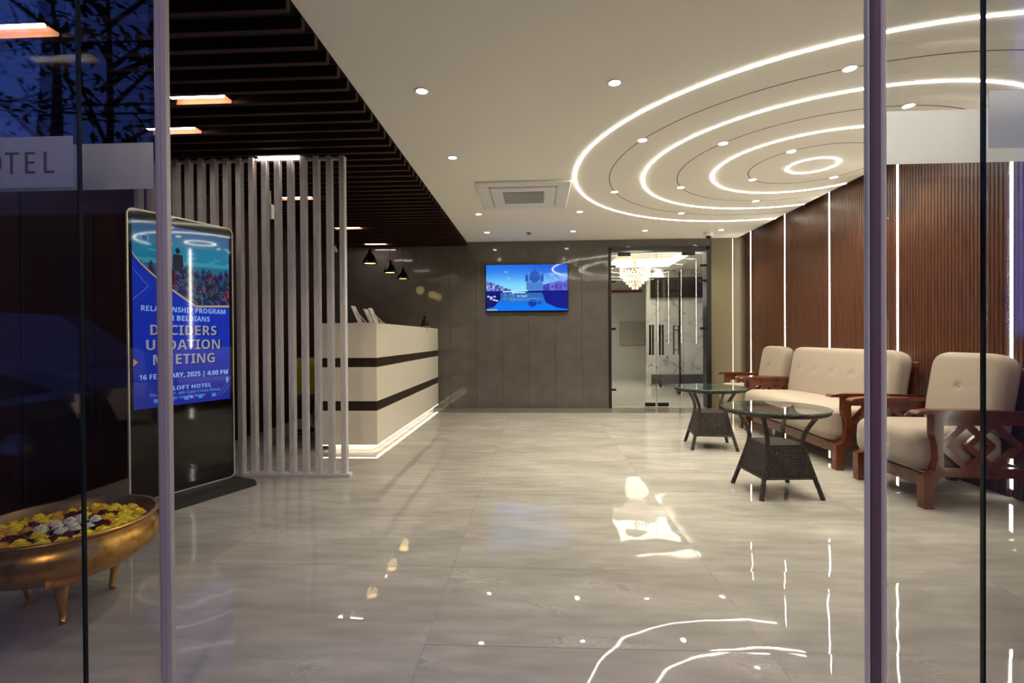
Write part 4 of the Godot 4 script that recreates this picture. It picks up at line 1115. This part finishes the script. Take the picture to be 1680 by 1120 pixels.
func flower_bowl() -> void:
	var c := Vector3(-2.055, 0, -2.066)
	var t := thing("brass_bowl", "wide old brass bowl on three curved legs full of flowers", "bowl", c)
	var pr := [Vector2(0, 0.165), Vector2(0.16, 0.17), Vector2(0.26, 0.20), Vector2(0.322, 0.25), Vector2(0.338, 0.29), Vector2(0.328, 0.335), Vector2(0.308, 0.36), Vector2(0.318, 0.372), Vector2(0.335, 0.38), Vector2(0.333, 0.388), Vector2(0.318, 0.388)]
	part(t, "body", MB.new().lathe(pr, 72).done(), M.brass)
	part(t, "inner_wall", MB.new().lathe([Vector2(0.318, 0.388), Vector2(0.298, 0.366), Vector2(0.296, 0.30)], 72).done(), M.brass_dull)
	part(t, "water", MB.new().lathe([Vector2(0.2965, 0.325), Vector2(0, 0.325)], 48).done(), M.water)
	for a in [-66.0, 50.0, 178.0]:
		var d := Vector3(cos(deg_to_rad(a)), 0, sin(deg_to_rad(a)))
		part(t, "leg", MB.new().tube([d * 0.17 + Vector3.UP * 0.18, d * 0.185 + Vector3.UP * 0.13, d * 0.175 + Vector3.UP * 0.07, d * 0.165 + Vector3.UP * 0.02, d * 0.18 + Vector3.UP * 0.006], [0.026, 0.021, 0.014, 0.011, 0.012], 10).done(), M.brass)
	var lug := MB.new().box(Vector3(0, 0, 0.004), Vector3(0.12, 0.035, 0.02), 0.004)
	var lo := part(t, "lug", lug.done(), M.brass, Vector3(0.2, 0.215, 0.21), 0.75)
	lo.rotation.x = -0.75
	# flower heads: one of each kind, then copies
	var kinds := {}
	for q in [["yellow", "yellow", 0.03, "yellow flower head floating in the brass bowl", "yellow flower heads in the brass bowl"], ["amber", "amber", 0.028, "amber flower head floating in the brass bowl", "amber flower heads in the brass bowl"], ["maroon", "maroon", 0.026, "dark red flower head among yellow ones in the bowl", "dark red flower heads in the brass bowl"], ["cream", "cream", 0.028, "cream white flower head near the middle of the bowl", "cream flower heads in the brass bowl"]]:
		var o := thing("flower", q[3], "flower", Vector3.ZERO, 0.0, q[4])
		var mb := MB.new()
		for ring in 4:
			var n: int = [13, 11, 8, 5][ring]
			for k in n:
				var a := TAU * (k + 0.5 * ring) / n
				var d := Vector3(cos(a), 0, sin(a)); var s := Vector3(-sin(a), 0, cos(a))
				var rad: float = q[2] * [1.0, 0.8, 0.56, 0.3][ring]
				var hh: float = [0.004, 0.012, 0.018, 0.021][ring]
				var b0 := d * rad * 0.25 + Vector3.UP * hh * 0.5
				var m0 := d * rad * 0.75 + Vector3.UP * hh
				var e0 := d * rad + Vector3.UP * (hh - 0.002 + 0.004 * (k % 2))
				mb.face([b0 + s * 0.003, m0 + s * 0.007, e0 + s * 0.003, e0 - s * 0.003, m0 - s * 0.007, b0 - s * 0.003], Vector3.DOWN)
		part(o, "petals", mb.done(), M[q[1]])
		part(o, "heart", MB.new().lathe([Vector2(q[2] * 0.8, 0), Vector2(q[2] * 0.62, 0.01), Vector2(q[2] * 0.3, 0.018), Vector2(0, 0.02)], 10).done(), M[q[1]])
		kinds[q[0]] = o
	var spots := []
	var tries := 0
	while spots.size() < 120 and tries < 6000:
		tries += 1
		var a := rng.randf() * TAU; var rad := sqrt(rng.randf()) * 0.262
		var p := Vector2(cos(a), sin(a)) * rad
		var ok := true
		for s in spots:
			if p.distance_to(s) < 0.0405: ok = false; break
		if ok: spots.append(p)
	var used_kind := {}
	for p in spots:
		var a: float = p.angle()
		var rad: float = p.length()
		var k := "yellow" if rng.randf() < 0.8 else "amber"
		if rad < 0.10: k = "cream"
		elif rad < 0.2 and fmod(a + TAU + 0.3, TAU / 6) < 0.42: k = "maroon"
		var src: Node3D = kinds[k]
		var o: Node3D = src
		if used_kind.has(k):
			o = src.duplicate()
			o.name = numbered("flower")
			add_child(o)
		used_kind[k] = true
		o.position = c + Vector3(p.x, 0.338 + rng.randf() * 0.010 + 0.012 * (1.0 - rad / 0.27), p.y)
		o.rotation = Vector3(rng.randf_range(-0.25, 0.25), rng.randf() * TAU, rng.randf_range(-0.25, 0.25))

func street() -> void:
	# what the entrance glass mirrors: forecourt, a parked car, trees, a dark building and wires
	var gnd := part(self, "pavement", bx(Vector3(0, -0.1, 13.0), Vector3(60, 0.18, 28.7)), M.asphalt)
	meta(gnd, "dark asphalt forecourt outside the entrance", "ground", "", "structure")
	var bl := thing("building", "dark low building across the street mirrored in the entrance glass", "building", Vector3(-8, 0, 11.5))
	part(bl, "wall", bx(Vector3(-5, 2.6, 1.5), Vector3(20, 5.2, 3.0), 0.02), M.outside)
	part(bl, "roof", MB.new().prism(PackedVector2Array([Vector2(-0.4, 5.2), Vector2(3.4, 5.2), Vector2(3.0, 6.1), Vector2(0.2, 6.0)]), 20.4, Transform3D(Basis(Vector3(0, 0, 1), Vector3.UP, Vector3(-1, 0, 0)), Vector3(-5, 0, 0))).done(), M.outside)
	var b2 := thing("building", "tall dark building facing the entrance from across the forecourt", "building", Vector3(4.2, 0, 9.0))
	part(b2, "wall", bx(Vector3(0, 4.6, 1.5), Vector3(13.0, 9.2, 3.0), 0.02), M.outside)
	part(b2, "parapet", bx(Vector3(0, 9.3, 1.5), Vector3(13.2, 0.3, 3.2), 0.02), M.outside)
	for k in 8:
		for j in 3:
			var wn := part(b2, "window", bx(Vector3(-5.4 + k * 1.55, 1.6 + j * 2.8, -0.01), Vector3(0.9, 1.3, 0.04), 0.01), M.gloss_black)
			part(wn, "sill", bx(Vector3(-5.4 + k * 1.55, 0.9 + j * 2.8, -0.05), Vector3(1.1, 0.08, 0.12), 0.01), M.outside)
	# tree makers
	var leaf_mesh := MB.new()
	leaf_mesh.face([Vector3(0, 0, 0), Vector3(0.05, 0.1, 0.01), Vector3(0, 0.26, 0), Vector3(-0.05, 0.1, 0.01)], Vector3(0, 0.1, -1))
	var lm := leaf_mesh.done()
	for q in [["thick leaning dark tree by the street mirrored in the glass", Vector3(-11.2, 0, 7.4), 0.30, 9.5, 21, 2.0], ["slender dark tree by the street mirrored in the glass", Vector3(-8.95, 0, 7.0), 0.09, 9.5, 22, 1.5]]:
		var t := thing("tree", q[0], "tree", q[1], 0.0, "trees along the street")
		var r := RandomNumberGenerator.new(); r.seed = q[4]
		var h: float = q[3]
		var lean := Vector3(0.9 if q[2] > 0.2 else 0.05, 0, 0)
		var tr := []
		for k in 6: tr.append(Vector3(0, h * k / 5.0, 0) + lean * sin(k / 5.0 * 2.2) + Vector3(r.randf_range(-0.06, 0.06), 0, 0))
		part(t, "trunk", MB.new().tube(tr, [q[2] * 1.2, q[2], q[2] * 0.9, q[2] * 0.7, q[2] * 0.5, q[2] * 0.3], 10).done(), M.bark)
		var tips := []
		for k in 13:
			var s := r.randf_range(0.42, 0.98)
			var p0: Vector3 = tr[int(s * 5)].lerp(tr[mini(int(s * 5) + 1, 5)], fmod(s * 5, 1.0))
			var a := r.randf() * TAU
			var ln: float = r.randf_range(0.8, 1.6) * q[5]
			var p1 := p0 + Vector3(cos(a) * ln * 0.5, ln * 0.4, sin(a) * ln * 0.5)
			var p2 := p1 + Vector3(cos(a + 0.4) * ln * 0.5, ln * r.randf_range(-0.1, 0.35), sin(a + 0.4) * ln * 0.5)
			part(t, "branch", MB.new().tube([p0, p1, p2], [0.05, 0.035, 0.012], 6).done(), M.bark)
			tips.append_array([p1, p2])
		var mm := MultiMesh.new()
		mm.transform_format = MultiMesh.TRANSFORM_3D; mm.mesh = lm; mm.instance_count = tips.size() * 26
		var i := 0
		for p in tips:
			for k in 26:
				var bs := Basis.from_euler(Vector3(r.randf() * TAU, r.randf() * TAU, r.randf() * TAU)).scaled(Vector3.ONE * r.randf_range(0.7, 1.3))
				mm.set_instance_transform(i, Transform3D(bs, p + Vector3(r.randfn() * 0.28, r.randfn() * 0.22, r.randfn() * 0.28)))
				i += 1
		var mi := MultiMeshInstance3D.new()
		mi.name = "leaves"; mi.multimesh = mm; mi.material_override = M.leaf
		mi.set_meta("kind", "stuff")
		t.add_child(mi, true)
	for k in 3:
		var y: float = [6.62, 6.42, 8.0][k]
		var path := []
		for i in 13: path.append(Vector3(-26 + i * 3.5, y - 0.25 * (1.0 - pow((i - 6) / 6.0, 2)), 7.6))
		var w := part(self, "overhead_wire", MB.new().tube(path, 0.022, 5).done(), M.black)
		meta(w, ["upper one of two close overhead wires mirrored in the glass", "lower one of two close overhead wires mirrored in the glass", "high single overhead wire mirrored in the glass"][k], "wire", "overhead wires along the street")
	# parked car, side on
	var car := thing("car", "dark grey parked car outside the entrance mirrored in the glass", "car", Vector3(-5.15, 0, 1.25))
	var prof := PackedVector2Array([Vector2(2.02, 0.22), Vector2(2.12, 0.36), Vector2(2.13, 0.58), Vector2(2.02, 0.80), Vector2(1.6, 0.93), Vector2(0.95, 1.02), Vector2(0.35, 1.42), Vector2(-0.9, 1.47), Vector2(-1.7, 1.12), Vector2(-2.1, 1.02), Vector2(-2.14, 0.5), Vector2(-2.05, 0.24)])
	var arch := func(px: float) -> PackedVector2Array:
		var p := PackedVector2Array()
		for k in 24: p.append(Vector2(px + cos(TAU * k / 24) * 0.36, 0.31 + sin(TAU * k / 24) * 0.36))
		return p
	var side := prof
	for px in [1.28, -1.32]:
		var cut := Geometry2D.clip_polygons(side, arch.call(px))
		var best: PackedVector2Array = cut[0]
		for c in cut:
			if c.size() > best.size(): best = c
		side = best
	part(car, "body", MB.new().prism(side, 1.6).done(), M.car)
	part(car, "side_glass", MB.new().prism(PackedVector2Array([Vector2(0.85, 1.0), Vector2(0.34, 1.36), Vector2(-0.88, 1.41), Vector2(-1.45, 1.08)]), 1.612).done(), M.gloss_black)
	for s in [-1.0, 1.0]:
		part(car, "headlight", MB.new().rounded(Vector3(0.62, 0.2, 0.08), 0.035, 6, Transform3D(Basis(Vector3.BACK, 0.14), Vector3(1.74, 0.70, s * 0.785))).done(), M.lamp_glass)
		part(car, "door_handle", bx(Vector3(-0.1, 0.9, s * 0.81), Vector3(0.18, 0.03, 0.02), 0.005), M.car)
		for px in [1.28, -1.32]:
			var wh := part(car, "wheel", MB.new().lathe([Vector2(0.2, -0.1), Vector2(0.29, -0.1), Vector2(0.31, -0.08), Vector2(0.31, 0.08), Vector2(0.29, 0.1), Vector2(0.2, 0.1)], 28, Transform3D(Basis(Vector3.RIGHT, PI / 2), Vector3(px, 0.31, s * 0.7))).done(), M.tyre)
			part(wh, "rim", MB.new().lathe([Vector2(0, -0.08), Vector2(0.2, -0.09), Vector2(0.2, 0.09), Vector2(0, 0.08)], 10, Transform3D(Basis(Vector3.RIGHT, PI / 2), Vector3(px, 0.31, s * 0.7))).done(), M.steel)
	# added lamp out of view, put in to light the door profiles and forecourt
	var sl := thing("added_lamp", "added unseen pole light brightening the door profiles and forecourt", "added light", Vector3(0.6, 0, 6.0))
	part(sl, "pole", MB.new().tube([Vector3(0, 0, 0), Vector3(0, 4.6, 0), Vector3(0, 4.9, -0.2), Vector3(0, 5.0, -0.6)], 0.05, 10).done(), M.black_frame)
	part(sl, "head", bx(Vector3(0, 5.0, -0.85), Vector3(0.24, 0.08, 0.6), 0.02), M.black_frame)
	part(sl, "diffuser", bx(Vector3(0, 4.955, -0.85), Vector3(0.18, 0.02, 0.45), 0.004), glow(Color(1, 0.86, 0.72), 6.0))
	var ll := OmniLight3D.new()
	ll.name = "omni_light"; ll.light_energy = 8.0; ll.light_color = Color(1, 0.88, 0.78); ll.light_size = 0.5; ll.omni_range = 30.0; ll.omni_attenuation = 2.0; ll.shadow_enabled = true
	sl.add_child(ll, true)
	ll.position = Vector3(0, 4.75, -0.85)
